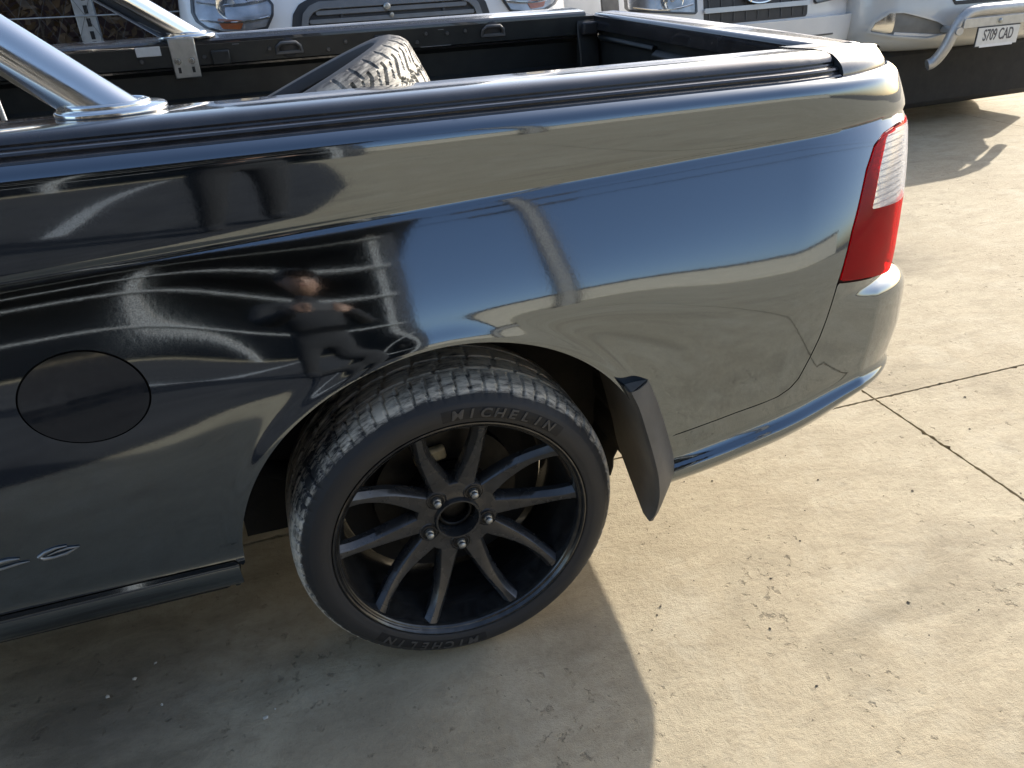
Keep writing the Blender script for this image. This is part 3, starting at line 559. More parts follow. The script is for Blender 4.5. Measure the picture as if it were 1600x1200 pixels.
# mud flap: outer leaf + forward face
edge = [(0.332, 0.588, -0.030), (0.346, 0.555, -0.034), (0.362, 0.50, -0.039), (0.378, 0.44, -0.044), (0.390, 0.385, -0.046), (0.394, 0.34, -0.045), (0.391, 0.30, -0.040), (0.384, 0.272, -0.030)]
outer = [(0.378, 0.585, 0.004), (0.392, 0.552, 0.004), (0.412, 0.50, 0.006), (0.430, 0.445, 0.008), (0.447, 0.385, 0.010), (0.450, 0.355, 0.008), (0.425, 0.318, -0.006), (0.393, 0.270, -0.020)]
inner = [(0.345, 0.585, 0.20), (0.360, 0.55, 0.20), (0.376, 0.495, 0.20), (0.392, 0.435, 0.20), (0.404, 0.375, 0.19), (0.406, 0.33, 0.165), (0.400, 0.30, 0.10), (0.388, 0.268, 0.0)]
def refine(c, n=28):
    c = np.array(c); t = np.linspace(0, 1, len(c)); tt = np.linspace(0, 1, n); return np.stack([pchip(t, c[:, k_] + 1e-9 * np.arange(len(c)))(tt) for k_ in range(3)], -1)
E_, O_, I_ = refine(edge), refine(outer), refine(inner); rows = []
for a_ in np.linspace(0, 1, 7): rows.append(O_ * (1 - a_) + E_ * a_ + np.array([0, 0, -0.002 * math.sin(a_ * math.pi)]))
for a_ in np.linspace(0.02, 0.10, 3): rows.append(E_ * (1 - a_) + I_ * a_ + np.array([0, 0, 0.002]))
for a_ in np.linspace(0.2, 1, 7): rows.append(E_ * (1 - a_) + I_ * a_)
V = []; F = []; n = len(E_)
for r_ in rows: V += [(p[0], p[2], p[1]) for p in r_]
for i in range(len(rows) - 1):
    for j in range(n - 1): F.append((i * n + j, i * n + j + 1, (i + 1) * n + j + 1, (i + 1) * n + j))
F.append((0, 6 * n, len(V) - n))
flap = mk('mud_flap', V, F, black_rubber, ute, flat_angle=32); s = flap.modifiers.new('solid', 'SOLIDIFY'); s.thickness = 0.005; s.offset = -1; flap.modifiers.new('split', 'EDGE_SPLIT').split_angle = R(34)
# badge on the lower side: raised chrome script, cut off by the frame edge
def badge_stroke(pts, rad, parent):
    P = [(x - 0.012, float(y_side(np.array([x]), np.array([z - 0.025]))[0]) - 0.002, z - 0.025) for x, z in pts]
    return tube('badge_stroke', P, rad, steel, parent, seg=8)
badge = tube('chrome_badge', [(x - 0.012, float(y_side(np.array([x]), np.array([z - 0.025]))[0]) - 0.002, z - 0.025) for x, z in [(-0.655, 0.504), (-0.672, 0.504), (-0.690, 0.4995), (-0.700, 0.493), (-0.695, 0.487), (-0.680, 0.4855), (-0.660, 0.488), (-0.640, 0.4955)]], [0.0012, 0.002, 0.0028, 0.0036, 0.0032, 0.0026, 0.0028, 0.0008], steel, ute, seg=8)
badge_stroke([(-0.638, 0.4965), (-0.655, 0.4985), (-0.672, 0.4965), (-0.688, 0.4915)], [0.0010, 0.0022, 0.0016, 0.0008], badge)
badge_stroke([(-0.728, 0.4985), (-0.745, 0.5005), (-0.762, 0.4995), (-0.79, 0.492)], [0.001, 0.003, 0.003, 0.002], badge)
badge_stroke([(-0.716, 0.4885), (-0.735, 0.4885), (-0.755, 0.486), (-0.79, 0.484)], [0.0006, 0.0022, 0.0024, 0.002], badge)

# ---- cab behind the tray (outside the frame at left)
cab = box('cab', -2.6, -1.035, 0.11, CENTRE - 0.11, 0.60, 1.06, paint, ute, bevel=0.03)
ring = [(0.16, 1.061), (0.22, 1.30), (0.30, 1.45), (0.45, 1.50), (CENTRE - 0.45, 1.50), (CENTRE - 0.30, 1.45), (CENTRE - 0.22, 1.30), (CENTRE - 0.16, 1.061)]
V = [(x + (z - 1.06) * lean, y, z) for x, lean in ((-1.04, -0.55), (-2.3, 0.6)) for y, z in ring]; k = len(ring)
mk('cab_roof', V, [tuple(range(k)), tuple(reversed(range(k, 2 * k)))] + [(i, i + k, i + k + 1, i + 1) for i in range(k - 1)], paint, cab, recalc=True, flat_angle=30, bevel=0.02)
V = [(-1.036 - (z - 1.06) * 0.55 + 0.004, y, z) for y, z in ((0.26, 1.10), (0.34, 1.42), (CENTRE - 0.34, 1.42), (CENTRE - 0.26, 1.10))]
mk('rear_window', V, [(0, 1, 2, 3)], dark_glass, cab, smooth=False)

# ---------------------------------------------------------------- wheel
def build_wheel(parent):
    rim_prof = [(0.2500, 0.010), (0.2535, 0.004), (0.2538, 0.000), (0.2525, -0.0025), (0.2500, -0.003), (0.2478, -0.001), (0.2462, 0.003), (0.2450, 0.0055), (0.2432, 0.0060), (0.2418, 0.0045), (0.2402, 0.0055), (0.2385, 0.010), (0.2372, 0.018), (0.2350, 0.035), (0.2290, 0.055), (0.2230, 0.075), (0.2210, 0.12), (0.2220, 0.19), (0.236, 0.215), (0.25, 0.225), (0.25, 0.20), (0.232, 0.18), (0.232, 0.06)]
    w = lathe('wheel', rim_prof, lip_metal, parent, seg=160, close=True, flat=50, loc=(0, 0, 0.325))
    w['label'] = 'rear wheel with ten black spokes'
    N = 76; SUB = 8; seg = N * SUB
    prof = [(0.2515, 0.012), (0.2528, 0.003), (0.2560, -0.0030), (0.2610, -0.0055), (0.2640, -0.0058), (0.2660, -0.0072), (0.2760, -0.0080), (0.2850, -0.0070), (0.2930, -0.0035), (0.2960, -0.0018), (0.2980, 0.0012), (0.3050, 0.0065), (0.3110, 0.0130), (0.3150, 0.0190), (0.3180, 0.0250), (0.3202, 0.0310), (0.3220, 0.0390), (0.3234, 0.0500), (0.3242, 0.0620), (0.3246, 0.0685), (0.3246, 0.0690), (0.3180, 0.0700), (0.3180, 0.0780), (0.3248, 0.0790), (0.3250, 0.1000), (0.3250, 0.1180), (0.3190, 0.1190), (0.3190, 0.1280), (0.3250, 0.1290), (0.3250, 0.165), (0.3190, 0.166), (0.3190, 0.174), (0.3246, 0.175), (0.3220, 0.205), (0.3150, 0.225), (0.300, 0.240), (0.275, 0.246), (0.252, 0.236)]
    def rf(i, j, r, y):
        t = (i % SUB) / SUB; c = i // SUB
        sh = 0.35 * (y - 0.03) / 0.03
        ph = ((i / SUB) + sh * 0.35) % 1.0
        if 11 <= j <= 18 and abs(ph - 0.5) < 0.085: return r - 0.0052 * min(1, (j - 10) / 3)
        if 23 <= j <= 28 and abs(((i / SUB) * 0.5 + y * 9) % 1.0 - 0.5) < 0.05: return r - 0.004
        return r
    ty = lathe('tyre', prof, tyre_rubber, w, seg=seg, radfun=rf, flat=32)
    for v in ty.data.vertices:                      # contact patch
        if v.co.z < -0.3248: v.co.z = -0.3248
    face = pchip([0.06, 0.085, 0.11, 0.15, 0.19, 0.22, 0.240], [0.060, 0.0575, 0.054, 0.046, 0.034, 0.022, 0.0125])
    for g in range(5):
        for sgn in (-1, 1):
            V = []; F = []; n = 16
            for i in range(n):
                r = 0.060 + (0.2395 - 0.060) * i / (n - 1); t = (r - 0.06) / 0.18
                ang = R(91.5 - 72 * g) + sgn * R(18.0 - 3.7 * t ** 0.7 + 0.0) + R(2.5 * math.sin(t * math.pi) * sgn)
                wf = 0.0150 * (1 - t) ** 1.6 + 0.0056 + 0.0030 * max(0, t - 0.85) / 0.15; wb = wf + 0.0060 + 0.003 * t; y0 = float(face(r)); dep = 0.030 - 0.006 * t
                c, s_ = math.cos(ang), math.sin(ang)
                sec = [(-wb, y0 + dep), (-wb * 0.98, y0 + 0.012), (-wf - 0.0012, y0 + 0.0028), (-wf + 0.0012, y0 + 0.0003), (0, y0 - 0.0004), (wf - 0.0012, y0 + 0.0003), (wf + 0.0012, y0 + 0.0028), (wb * 0.98, y0 + 0.012), (wb, y0 + dep)]
                for (q, y) in sec: V.append((r * c - q * s_, y, r * s_ + q * c))
            k = len(sec)
            for i in range(n - 1):
                for j in range(k): j2 = (j + 1) % k; F.append((i * k + j, (i + 1) * k + j, (i + 1) * k + j2, i * k + j2))
            F.append(tuple(range(k))); F.append(tuple((n - 1) * k + j for j in reversed(range(k))))
            mk('spoke', V, F, wheel_black, w, recalc=True, flat_angle=33)
    hub = lathe('wheel_centre', [(0.0410, 0.115), (0.0410, 0.052), (0.0422, 0.0490), (0.0455, 0.0488), (0.0470, 0.0520), (0.0480, 0.0580), (0.060, 0.0592), (0.072, 0.0580), (0.082, 0.0580), (0.086, 0.062), (0.0865, 0.095), (0.08, 0.115)], wheel_black, w, seg=80, close=True, flat=45)
    lathe('hub_cap', [(0.0005, 0.092), (0.020, 0.093), (0.029, 0.096), (0.034, 0.104), (0.0408, 0.108)], brake_iron, hub, seg=40)
    lathe('hub_ring', [(0.0300, 0.080), (0.0320, 0.078), (0.0350, 0.078), (0.0380, 0.082), (0.0395, 0.092)], brake_iron, hub, seg=48)
    for q in range(5):
        t = R(-88.5 + 72 * q); p = (0.0640 * math.cos(t), 0, 0.0640 * math.sin(t))
        o = lathe('lug_hole', [(0.0140, 0.0572), (0.0147, 0.0555), (0.0157, 0.0556), (0.0165, 0.0590)], wheel_black, w, seg=24); o.location = p
        o = lathe('lug_pocket', [(0.0005, 0.0578), (0.0138, 0.0577), (0.0142, 0.0570)], seam_dark, w, seg=24); o.location = p
        o = lathe('lug_nut', [(0.0005, 0.0400), (0.0045, 0.0405), (0.0072, 0.0430), (0.0074, 0.0470), (0.0058, 0.0480), (0.0058, 0.0505), (0.0082, 0.0515), (0.0092, 0.0590), (0.0092, 0.068)], steel, w, seg=14); o.location = p
        # scallop between hub and spoke roots
        o = lathe('lug_scallop', [(0.0180, 0.0590), (0.0195, 0.0566), (0.0212, 0.0590)], wheel_black, w, seg=24); o.location = p
    disc = lathe('brake_disc', [(0.06, 0.135), (0.085, 0.135), (0.085, 0.150), (0.152, 0.150), (0.152, 0.172), (0.085, 0.172), (0.06, 0.172)], brake_iron, w, seg=80, close=True)
    lathe('backing_plate', [(0.06, 0.192), (0.19, 0.192), (0.208, 0.188), (0.217, 0.180)], liner_dark, w, seg=60)
    V = []; F = []; arc = np.linspace(R(60), R(118), 14)
    for t in arc:
        for (r, y) in ((0.09, 0.128), (0.168, 0.128), (0.176, 0.14), (0.176, 0.19), (0.09, 0.19)): V.append((r * math.cos(t), y, r * math.sin(t)))
    for i in range(13):
        for j in range(5): j2 = (j + 1) % 5; F.append((i * 5 + j, (i + 1) * 5 + j, (i + 1) * 5 + j2, i * 5 + j2))
    F.append(tuple(range(5))); F.append(tuple(65 + j for j in reversed(range(5))))
    mk('brake_caliper', V, F, brake_iron, w, recalc=True, flat_angle=30, bevel=0.005)
    V, F = box_vf(-0.035, 0.030, 0.108, 0.128, -0.013, 0.016); o = mk('caliper_tab', V, F, tan, w, bevel=0.006, flat_angle=40); o.location = (-0.030, 0, 0.118); o.rotation_euler = (0, R(-8), 0); o['label'] = 'tan coloured bracket on the brake caliper'
    # sidewall writing, a dull band behind
    def arc_text(word, mid_deg, rad, size, step, name, bold=0.0):
        for i, ch in enumerate(word):
            tdeg = mid_deg - (i - (len(word) - 1) / 2) * step
            if ch == ' ': continue
            V0, F0 = text_mesh(ch, size, 0.0008, bold, 1.15); t = R(tdeg); V1 = []
            for (x, y, z) in V0:
                x = x + y * 0.18; rr_ = rad + y; tt = t - x / rad
                yy = -0.0104 + 12.0 * (rr_ - 0.276) ** 2 - z * 0.4
                V1.append((rr_ * math.cos(tt), yy, rr_ * math.sin(tt)))
            mk(name, V1, F0, mat('raised_lettering', (0.060, 0.058, 0.055), 0.6, noise=0.25, nscale=120), w, smooth=False)
    def band(a0, a1, r0, r1):
        V = []; F = []; n = 40
        for i in range(n):
            t = R(a0 + (a1 - a0) * i / (n - 1))
            for r in np.linspace(r0, r1, 6):
                yy = float(np.interp(r, [0.261, 0.266, 0.276, 0.285, 0.293], [-0.0058, -0.0072, -0.0080, -0.0070, -0.0035])) - 0.0004; V.append((r * math.cos(t), yy, r * math.sin(t)))
        for i in range(n - 1):
            for j in range(5): F.append((i * 6 + j, i * 6 + j + 1, (i + 1) * 6 + j + 1, (i + 1) * 6 + j))
        mk('lettering_band', V, F, mat('lettering_ground', (0.012, 0.012, 0.012), 0.75, noise=0.2, nscale=80), w)
    band(95, 44.5, 0.2650, 0.2875); arc_text('MICHELIN', 70.0, 0.2760, 0.0255, 5.45, 'letter', 0.0006)
    band(-135, -85, 0.2650, 0.2875); arc_text('MICHELIN', -110, 0.2760, 0.0255, 5.45, 'letter', 0.0006)
    return w
wheel = build_wheel(ute)
def copy_tree(o, parent):
    c = o.copy(); COL.objects.link(c); c.parent = parent
    for ch in o.children: copy_tree(ch, c)
    return c
far_wheel = wheel.copy(); COL.objects.link(far_wheel); far_wheel.parent = ute; far_wheel.location = (0, CENTRE, 0.325); far_wheel.rotation_euler = (0, 0, math.pi)
for ch in wheel.children:
    if ch.name.split('.')[0] in ('tyre', 'spoke', 'wheel_centre', 'brake_disc'):
        c = ch.copy(); COL.objects.link(c); c.parent = far_wheel
far_wheel['label'] = 'far side rear wheel under the tray'

# ---------------------------------------------------------------- spare tyre lying tilted in the tray
def build_spare():
    N = 44; SUB = 14; seg = N * SUB
    prof = [(0.262, -0.095), (0.268, -0.108), (0.280, -0.119), (0.302, -0.123), (0.322, -0.116), (0.338, -0.105), (0.346, -0.094)]
    k0 = len(prof)
    for y in np.linspace(-0.086, 0.086, 36): prof.append((0.352 - 0.35 * y * y, float(y)))
    k1 = len(prof)
    prof += [(0.346, 0.094), (0.338, 0.105), (0.322, 0.116), (0.302, 0.123), (0.280, 0.119), (0.268, 0.108), (0.262, 0.095), (0.272, 0.07), (0.322, 0.05), (0.330, 0.0), (0.322, -0.05), (0.272, -0.07)]
    def rf(i, j, r, y):
        u = i / SUB
        if k0 <= j < k1:
            wob = 0.16 * math.sin(y * 95) + 0.10 * math.sin(y * 41 + 1)
            gr = abs((u + wob + y * 5.5) % 1.0 - 0.5); w_ = 0.075 if abs(y) > 0.045 else 0.045
            if gr < w_: return r - 0.010
            for yc in (-0.033, 0.033):
                if abs(y - yc - 0.006 * math.sin(2 * math.pi * u)) < 0.0035: return r - 0.009
            if abs(y) < 0.033 and abs((u * 1.0 + 0.33 - y * 7) % 1.0 - 0.5) < 0.04: return r - 0.008
            if abs(((u + wob * 0.7 + y * 5.5) * 2 + 0.5) % 1.0 - 0.5) < 0.06 and 0.05 < abs(y) < 0.082: return r - 0.006
        if j in (k0 - 1, k0 - 2, k1, k1 + 1) and abs((u + 0.1) % 1.0 - 0.5) < 0.09: return r - 0.006
        return r
    return lathe('spare_tyre', prof, spare_rubber, None, seg=seg, radfun=rf, close=True, flat=30)
spare = build_spare()
tau = R(24)
nrm = Vector((-math.sin(tau), 0.09, math.cos(tau))).normalized()
spare.rotation_euler = nrm.to_track_quat('Y', 'X').to_euler(); spare.location = (-0.150, 0.80, 0.912)
prop(spare, 'loose spare tyre with pale dusty tread lying tilted in the tray', 'tyre')
# white wire rack at the front of the tray, bent rods in a row
rack = empty('wire_rack', (-0.80, 0.80, 0.645)); prop(rack, 'white wire rack of bent rods at the front of the tray', 'rack')
white_wire = mat('white_wire', (0.72, 0.72, 0.70), 0.35, noise=0.1, nscale=40)
for i in range(7):
    d_ = i * 0.016
    tube('rod', [(-0.10 - d_ * 0.2, -0.05 + d_, 0.49 - i * 0.004), (0.045 - d_ * 0.3, -0.05 + d_, 0.488 - i * 0.004), (0.066 - d_ * 0.3, -0.05 + d_, 0.478 - i * 0.004), (0.074 - d_ * 0.3, -0.05 + d_, 0.455 - i * 0.004), (0.09 - d_ * 0.3, -0.05 + d_, 0.0)], 0.0032, white_wire, rack, seg=8)
for z_ in (0.003, 0.25): tube('cross_rod', [(0.09 - 0.015 * z_ * 4, -0.07, z_), (0.06 - 0.015 * z_ * 4, 0.07, z_)], 0.003, white_wire, rack, seg=8)

# ---------------------------------------------------------------- parked vehicles behind
class Vehicle:
    def __init__(s, name, label, cat, loc, rz, levels, body_m, D=0.55, n=3.2):
        s.root = empty(name, loc, rz); prop(s.root, label, cat, 'vehicles parked behind the ute'); s.D, s.n = D, n
        zs = [l[0] for l in levels]; s.yf = pchip(zs, [l[1] for l in levels]); s.hw = pchip(zs, [l[2] for l in levels]); s.yb = pchip(zs, [l[3] for l in levels])
        V = []; F = []; Z = np.unique(np.concatenate([np.linspace(zs[0], zs[-1], 60), zs])); na = 41
        for z in Z:
            hw = float(s.hw(z)); u = np.linspace(-1, 1, na); u = np.sign(u) * (1 - (1 - np.abs(u)) ** 1.8)
            for q in u: V.append(tuple(s.nose(np.array([q * hw]), np.array([z]))[0]))
            yb = float(s.yb(z)); V += [(hw, yb - 0.15, z), (hw - 0.12, yb, z), (-hw + 0.12, yb, z), (-hw, yb - 0.15, z)]
        k = na + 4
        for i in range(len(Z) - 1):
            for j in range(k): j2 = (j + 1) % k; F.append((i * k + j, i * k + j2, (i + 1) * k + j2, (i + 1) * k + j))
        F.append(tuple(reversed(range(k)))); F.append(tuple((len(Z) - 1) * k + j for j in range(k)))
        mk('body', V, F, body_m, s.root, recalc=True, flat_angle=55)
    def nose(s, x, z):
        x = np.asarray(x, float); z = np.asarray(z, float); q = np.clip(np.abs(x) / s.hw(z), 0, 1)
        return np.stack([x, s.yf(z) + s.D * (1 - (1 - q ** s.n) ** (1 / s.n)), z], -1)
    def p(s, name, poly, m, off=0.004, thick=0.006, d=0.012, parent=None, inset=None, sink=0.0):
        xs = [a_ for a_, b_ in poly]; zs = [b_ for a_, b_ in poly]
        f = (lambda X, Z: sd_poly(X, Z, poly)) if inset is None else (lambda X, Z: np.minimum(sd_poly(X, Z, poly), inset - sd_poly(X, Z, poly)))
        fun = s.nose if not sink else (lambda X, Z: s.nose(X, Z) + np.array([0, sink, 0]))
        return patch(name, fun, f, min(xs) - d, max(xs) + d, d, min(zs) - d, max(zs) + d, d, m, parent or s.root, thick=thick, off=off)
    def wheels(s, ys, r, w=0.22):
        for y in ys:
            for sx in (-1, 1):
                hw = float(s.hw(0.6)); o = lathe('wheel', [(0.20, 0.03), (r - 0.03, 0.0), (r, 0.03), (r, w - 0.03), (r - 0.03, w), (0.20, w - 0.03)], tyre_rubber, s.root, seg=40, close=True)
                o.rotation_euler = (0, 0, R(90) * sx); o.location = (sx * (hw + 0.01), y, r)
                lathe('rim', [(0.02, 0.02), (0.12, 0.05), (0.20, 0.03)], grey_plastic, o, seg=30)
    def windscreen(s, z0, z1, hw0, hw1):
        s.p('windscreen', [(-hw0, z0), (hw0, z0), (hw1, z1), (-hw1, z1)], dark_glass, off=0.006, d=0.05)
    def blackout(s, z0=0.0): pass
def rrect(x0, x1, z0, z1, r, n=5):
    out = []
    for cx, cz, a0 in ((x1 - r, z1 - r, 0), (x0 + r, z1 - r, 90), (x0 + r, z0 + r, 180), (x1 - r, z0 + r, 270)):
        for i in range(n): t = R(a0 + 90 * i / (n - 1)); out.append((cx + r * math.cos(t), cz + r * math.sin(t)))
    return out
def headlamp(v, poly, mirror=False, bulb=None, amb=None):
    if mirror: poly = [(-x, z) for x, z in poly][::-1]; bulb = (-bulb[0], bulb[1]); amb = [(-x, z) for x, z in amb][::-1] if amb else None
    h = v.p('headlight', poly, mat('lamp_bezel', (0.45, 0.46, 0.48), 0.25, 0.7, noise=0.3, nscale=14), off=0.003, d=0.010)
    v.p('lamp_rim', poly, dark_plastic, off=0.010, d=0.006, inset=0.011, parent=h)
    c = v.nose(np.array([bulb[0]]), np.array([bulb[1]]))[0]
    o = lathe('reflector_bowl', [(0.012, 0.0), (0.04, -0.006), (0.062, -0.016), (0.07, -0.022), (0.074, -0.022), (0.074, 0.0)], chrome, h, seg=32); o.location = tuple(c + np.array([0, 0.004, 0]))
    o = lathe('bulb', [(0.0005, -0.018), (0.012, -0.014), (0.016, 0.0)], plate_white, h, seg=14); o.location = tuple(c)
    if amb: v.p('indicator', amb, amber, off=0.008, d=0.008, parent=h)
    xs = [a_ for a_, b_ in poly]; zs = [b_ for a_, b_ in poly]; xm = (min(xs) + max(xs)) / 2
    for q, t_ in ((0.30, 0.5), (0.62, 0.52)):
        zq = min(zs) + (max(zs) - min(zs)) * q; pts = []
        for x in np.linspace(min(xs) + 0.03, max(xs) - 0.03, 9): pts.append(tuple(v.nose(np.array([x]), np.array([zq - 0.02 * math.cos((x - xm) * 9)]))[0] + np.array([0, -0.010, 0])))
        tube('trim_strip', pts, 0.005, chrome, h, seg=6)
    v.p('lamp_glass', poly, clear_glass, off=0.028, d=0.012, thick=0.0, parent=h)
    return h
# --- white van straight behind the tray
van = Vehicle('white_van', 'white van with oval slatted grille behind the far tray rail', 'van', (0.50, 3.0, 0), 0,
    [(0.28, 0.10, 0.95, 5.0), (0.50, -0.03, 0.99, 5.0), (0.75, -0.04, 1.0, 5.0), (1.0, 0.0, 1.0, 5.0), (1.15, 0.05, 0.99, 5.0), (1.24, 0.16, 0.98, 5.0), (1.42, 0.72, 0.97, 5.0), (1.50, 0.95, 0.96, 5.0), (2.15, 1.45, 0.86, 5.0), (2.35, 1.75, 0.82, 4.95), (2.42, 2.3, 0.75, 4.9)], white_paint, D=0.42, n=3.4)
hl = [(-0.905, 1.30), (-0.925, 1.10), (-0.912, 1.062), (-0.877, 1.034), (-0.802, 1.010), (-0.68, 1.008), (-0.600, 1.020), (-0.562, 1.075), (-0.553, 1.12), (-0.58, 1.16), (-0.70, 1.24), (-0.80, 1.32)]
hl = [(x, min(z, 1.235)) for x, z in hl]
am = [(-0.82, 1.075), (-0.80, 1.03), (-0.72, 1.025), (-0.70, 1.06)]
headlamp(van, hl, False, (-0.74, 1.135), am); headlamp(van, hl, True, (-0.74, 1.135), am)
gr = van.p('grille', [(-0.49, 1.02), (-0.47, 0.93), (-0.40, 0.87), (0.40, 0.87), (0.47, 0.93), (0.49, 1.02), (0.475, 1.075), (0.44, 1.115), (0.39, 1.135), (-0.39, 1.135), (-0.44, 1.115), (-0.475, 1.075)], dark_plastic, off=0.004)
van.p('grille_surround', [(-0.445, 1.02), (-0.43, 0.95), (-0.36, 0.90), (0.36, 0.90), (0.43, 0.95), (0.445, 1.02), (0.43, 1.07), (0.395, 1.1), (0.35, 1.115), (-0.35, 1.115), (-0.395, 1.1), (-0.43, 1.07)], mat('satin_grey', (0.16, 0.165, 0.17), 0.35, 0.2, noise=0.1, nscale=20), off=0.024, d=0.008, inset=0.030, parent=gr, thick=0.02)
for z_ in (0.93, 0.965, 1.00, 1.035, 1.07):
    w_ = 0.405 if z_ < 1.05 else 0.37
    van.p('grille_slat', rrect(-w_, w_, z_ - 0.009, z_ + 0.009, 0.008), mat('satin_grey', (0.16, 0.165, 0.17)), off=0.018, d=0.005, parent=gr, thick=0.014)
for x_ in (-0.25, 0.25): van.p('grille_upright', rrect(x_ - 0.006, x_ + 0.006, 0.91, 1.09, 0.004), dark_plastic, off=0.016, d=0.004, parent=gr, thick=0.012)
c = van.nose(np.array([-0.03]), np.array([1.085]))[0]
o = lathe('bonnet_lock', [(0.0005, -0.036), (0.012, -0.035), (0.017, -0.03), (0.018, -0.015)], steel, gr, seg=20); o.location = tuple(c)
o = lathe('lock_cylinder', [(0.0005, -0.04), (0.010, -0.039), (0.013, -0.02)], steel, gr, seg=16); o.location = (c[0] + 0.018, c[1], c[2] - 0.036)
van.p('bumper', rrect(-0.97, 0.97, 0.36, 0.82, 0.05), mat('white_bumper', (0.70, 0.71, 0.72), 0.3, coat=0.4, noise=0.04, nscale=5), off=0.03, d=0.03, thick=0.03)
van.p('lower_intake', rrect(-0.6, 0.6, 0.42, 0.62, 0.05), dark_plastic, off=0.034, d=0.03, thick=0.01)
van.windscreen(1.55, 2.1, 0.86, 0.80); van.wheels((0.95, 4.2), 0.34)
# --- white light truck in the middle, oval badge on its barred grille
trk = Vehicle('white_truck', 'white light truck with blue oval badge on its barred grille', 'truck', (2.95, 3.6, 0), R(5),
    [(0.45, 0.12, 0.86, 4.8), (0.58, 0.02, 0.90, 4.8), (0.80, 0.0, 0.92, 4.8), (1.0, 0.03, 0.92, 4.8), (1.12, 0.08, 0.92, 4.8), (1.20, 0.25, 0.91, 4.8), (1.30, 0.90, 0.90, 4.8), (1.38, 1.15, 0.88, 4.8), (1.80, 1.65, 0.74, 3.2), (1.86, 1.9, 0.70, 3.0)], white_paint, D=0.36, n=4.0)
h2 = [(-0.885, 1.06), (-0.885, 0.945), (-0.87, 0.928), (-0.47, 0.893), (-0.455, 0.905), (-0.455, 1.06), (-0.50, 1.08), (-0.84, 1.085)]
headlamp(trk, h2, False, (-0.62, 0.985), None); headlamp(trk, h2, True, (-0.62, 0.985), None)
g2 = trk.p('grille', rrect(-0.405, 0.405, 0.825, 1.06, 0.02), dark_plastic, off=0.003)
for z_, t_ in ((0.905, 0.014), (1.0, 0.014), (1.05, 0.012)): trk.p('grille_bar', rrect(-0.41, 0.41, z_ - t_, z_ + t_, 0.008), mat('pale_bar', (0.5, 0.52, 0.53), 0.3, 0.2, noise=0.05, nscale=10), off=0.022, d=0.006, parent=g2, thick=0.02)
for i in range(9): trk.p('mesh_bar', rrect(-0.37 + i * 0.0925 - 0.002, -0.37 + i * 0.0925 + 0.002, 0.835, 1.04, 0.0015, 3), grey_plastic, off=0.008, d=0.002 if False else 0.0035, parent=g2, thick=0.004)
ov = [(0.115 * math.cos(t), 0.968 + 0.046 * math.sin(t)) for t in np.linspace(0, 2 * math.pi, 40, endpoint=False)]
b0 = trk.p('oval_badge', ov, chrome, off=0.040, d=0.005, thick=0.02)
trk.p('badge_field', [(x * 0.90, 0.968 + (z - 0.968) * 0.84) for x, z in ov], mat('badge_blue', (0.10, 0.13, 0.22), 0.25, noise=0.05, nscale=20), off=0.043, d=0.005, thick=0.004, parent=b0)
V0, F0 = text_mesh('Ford', 0.078, 0.002, 0.0008, 1.15); cb = trk.nose(np.array([0.0]), np.array([0.968]))[0]
mk('badge_script', [(x + y * 0.25, cb[1] - 0.046 - z, 0.966 + y) for x, y, z in V0], F0, chrome, b0, smooth=False)
trk.p('bumper', rrect(-0.90, 0.90, 0.50, 0.815, 0.05), white_paint, off=0.045, d=0.02, thick=0.05)
trk.p('bumper_step', rrect(-0.35, 0.62, 0.705, 0.715, 0.003, 3), grey_plastic, off=0.048, d=0.004, thick=0.004)
trk.p('air_slot', [(0.40, 0.56), (0.84, 0.60), (0.84, 0.66), (0.60, 0.64)], dark_plastic, off=0.048, d=0.012)
trk.p('air_slot', [(-0.40, 0.56), (-0.60, 0.64), (-0.84, 0.66), (-0.84, 0.60)], dark_plastic, off=0.048, d=0.012)
trk.p('wing_edge', [(-0.93, 0.85), (-0.93, 1.1), (-0.905, 1.1), (-0.905, 0.85)], grey_plastic, off=0.003, d=0.008)
box('under_shade_box', -0.80, 0.80, 0.35, 4.6, 0.22, 0.52, liner_dark, trk.root, bevel=0.05)  # dark box put in for the shade beneath the truck
trk.windscreen(1.42, 1.76, 0.78, 0.70); trk.wheels((0.85, 3.9), 0.38)
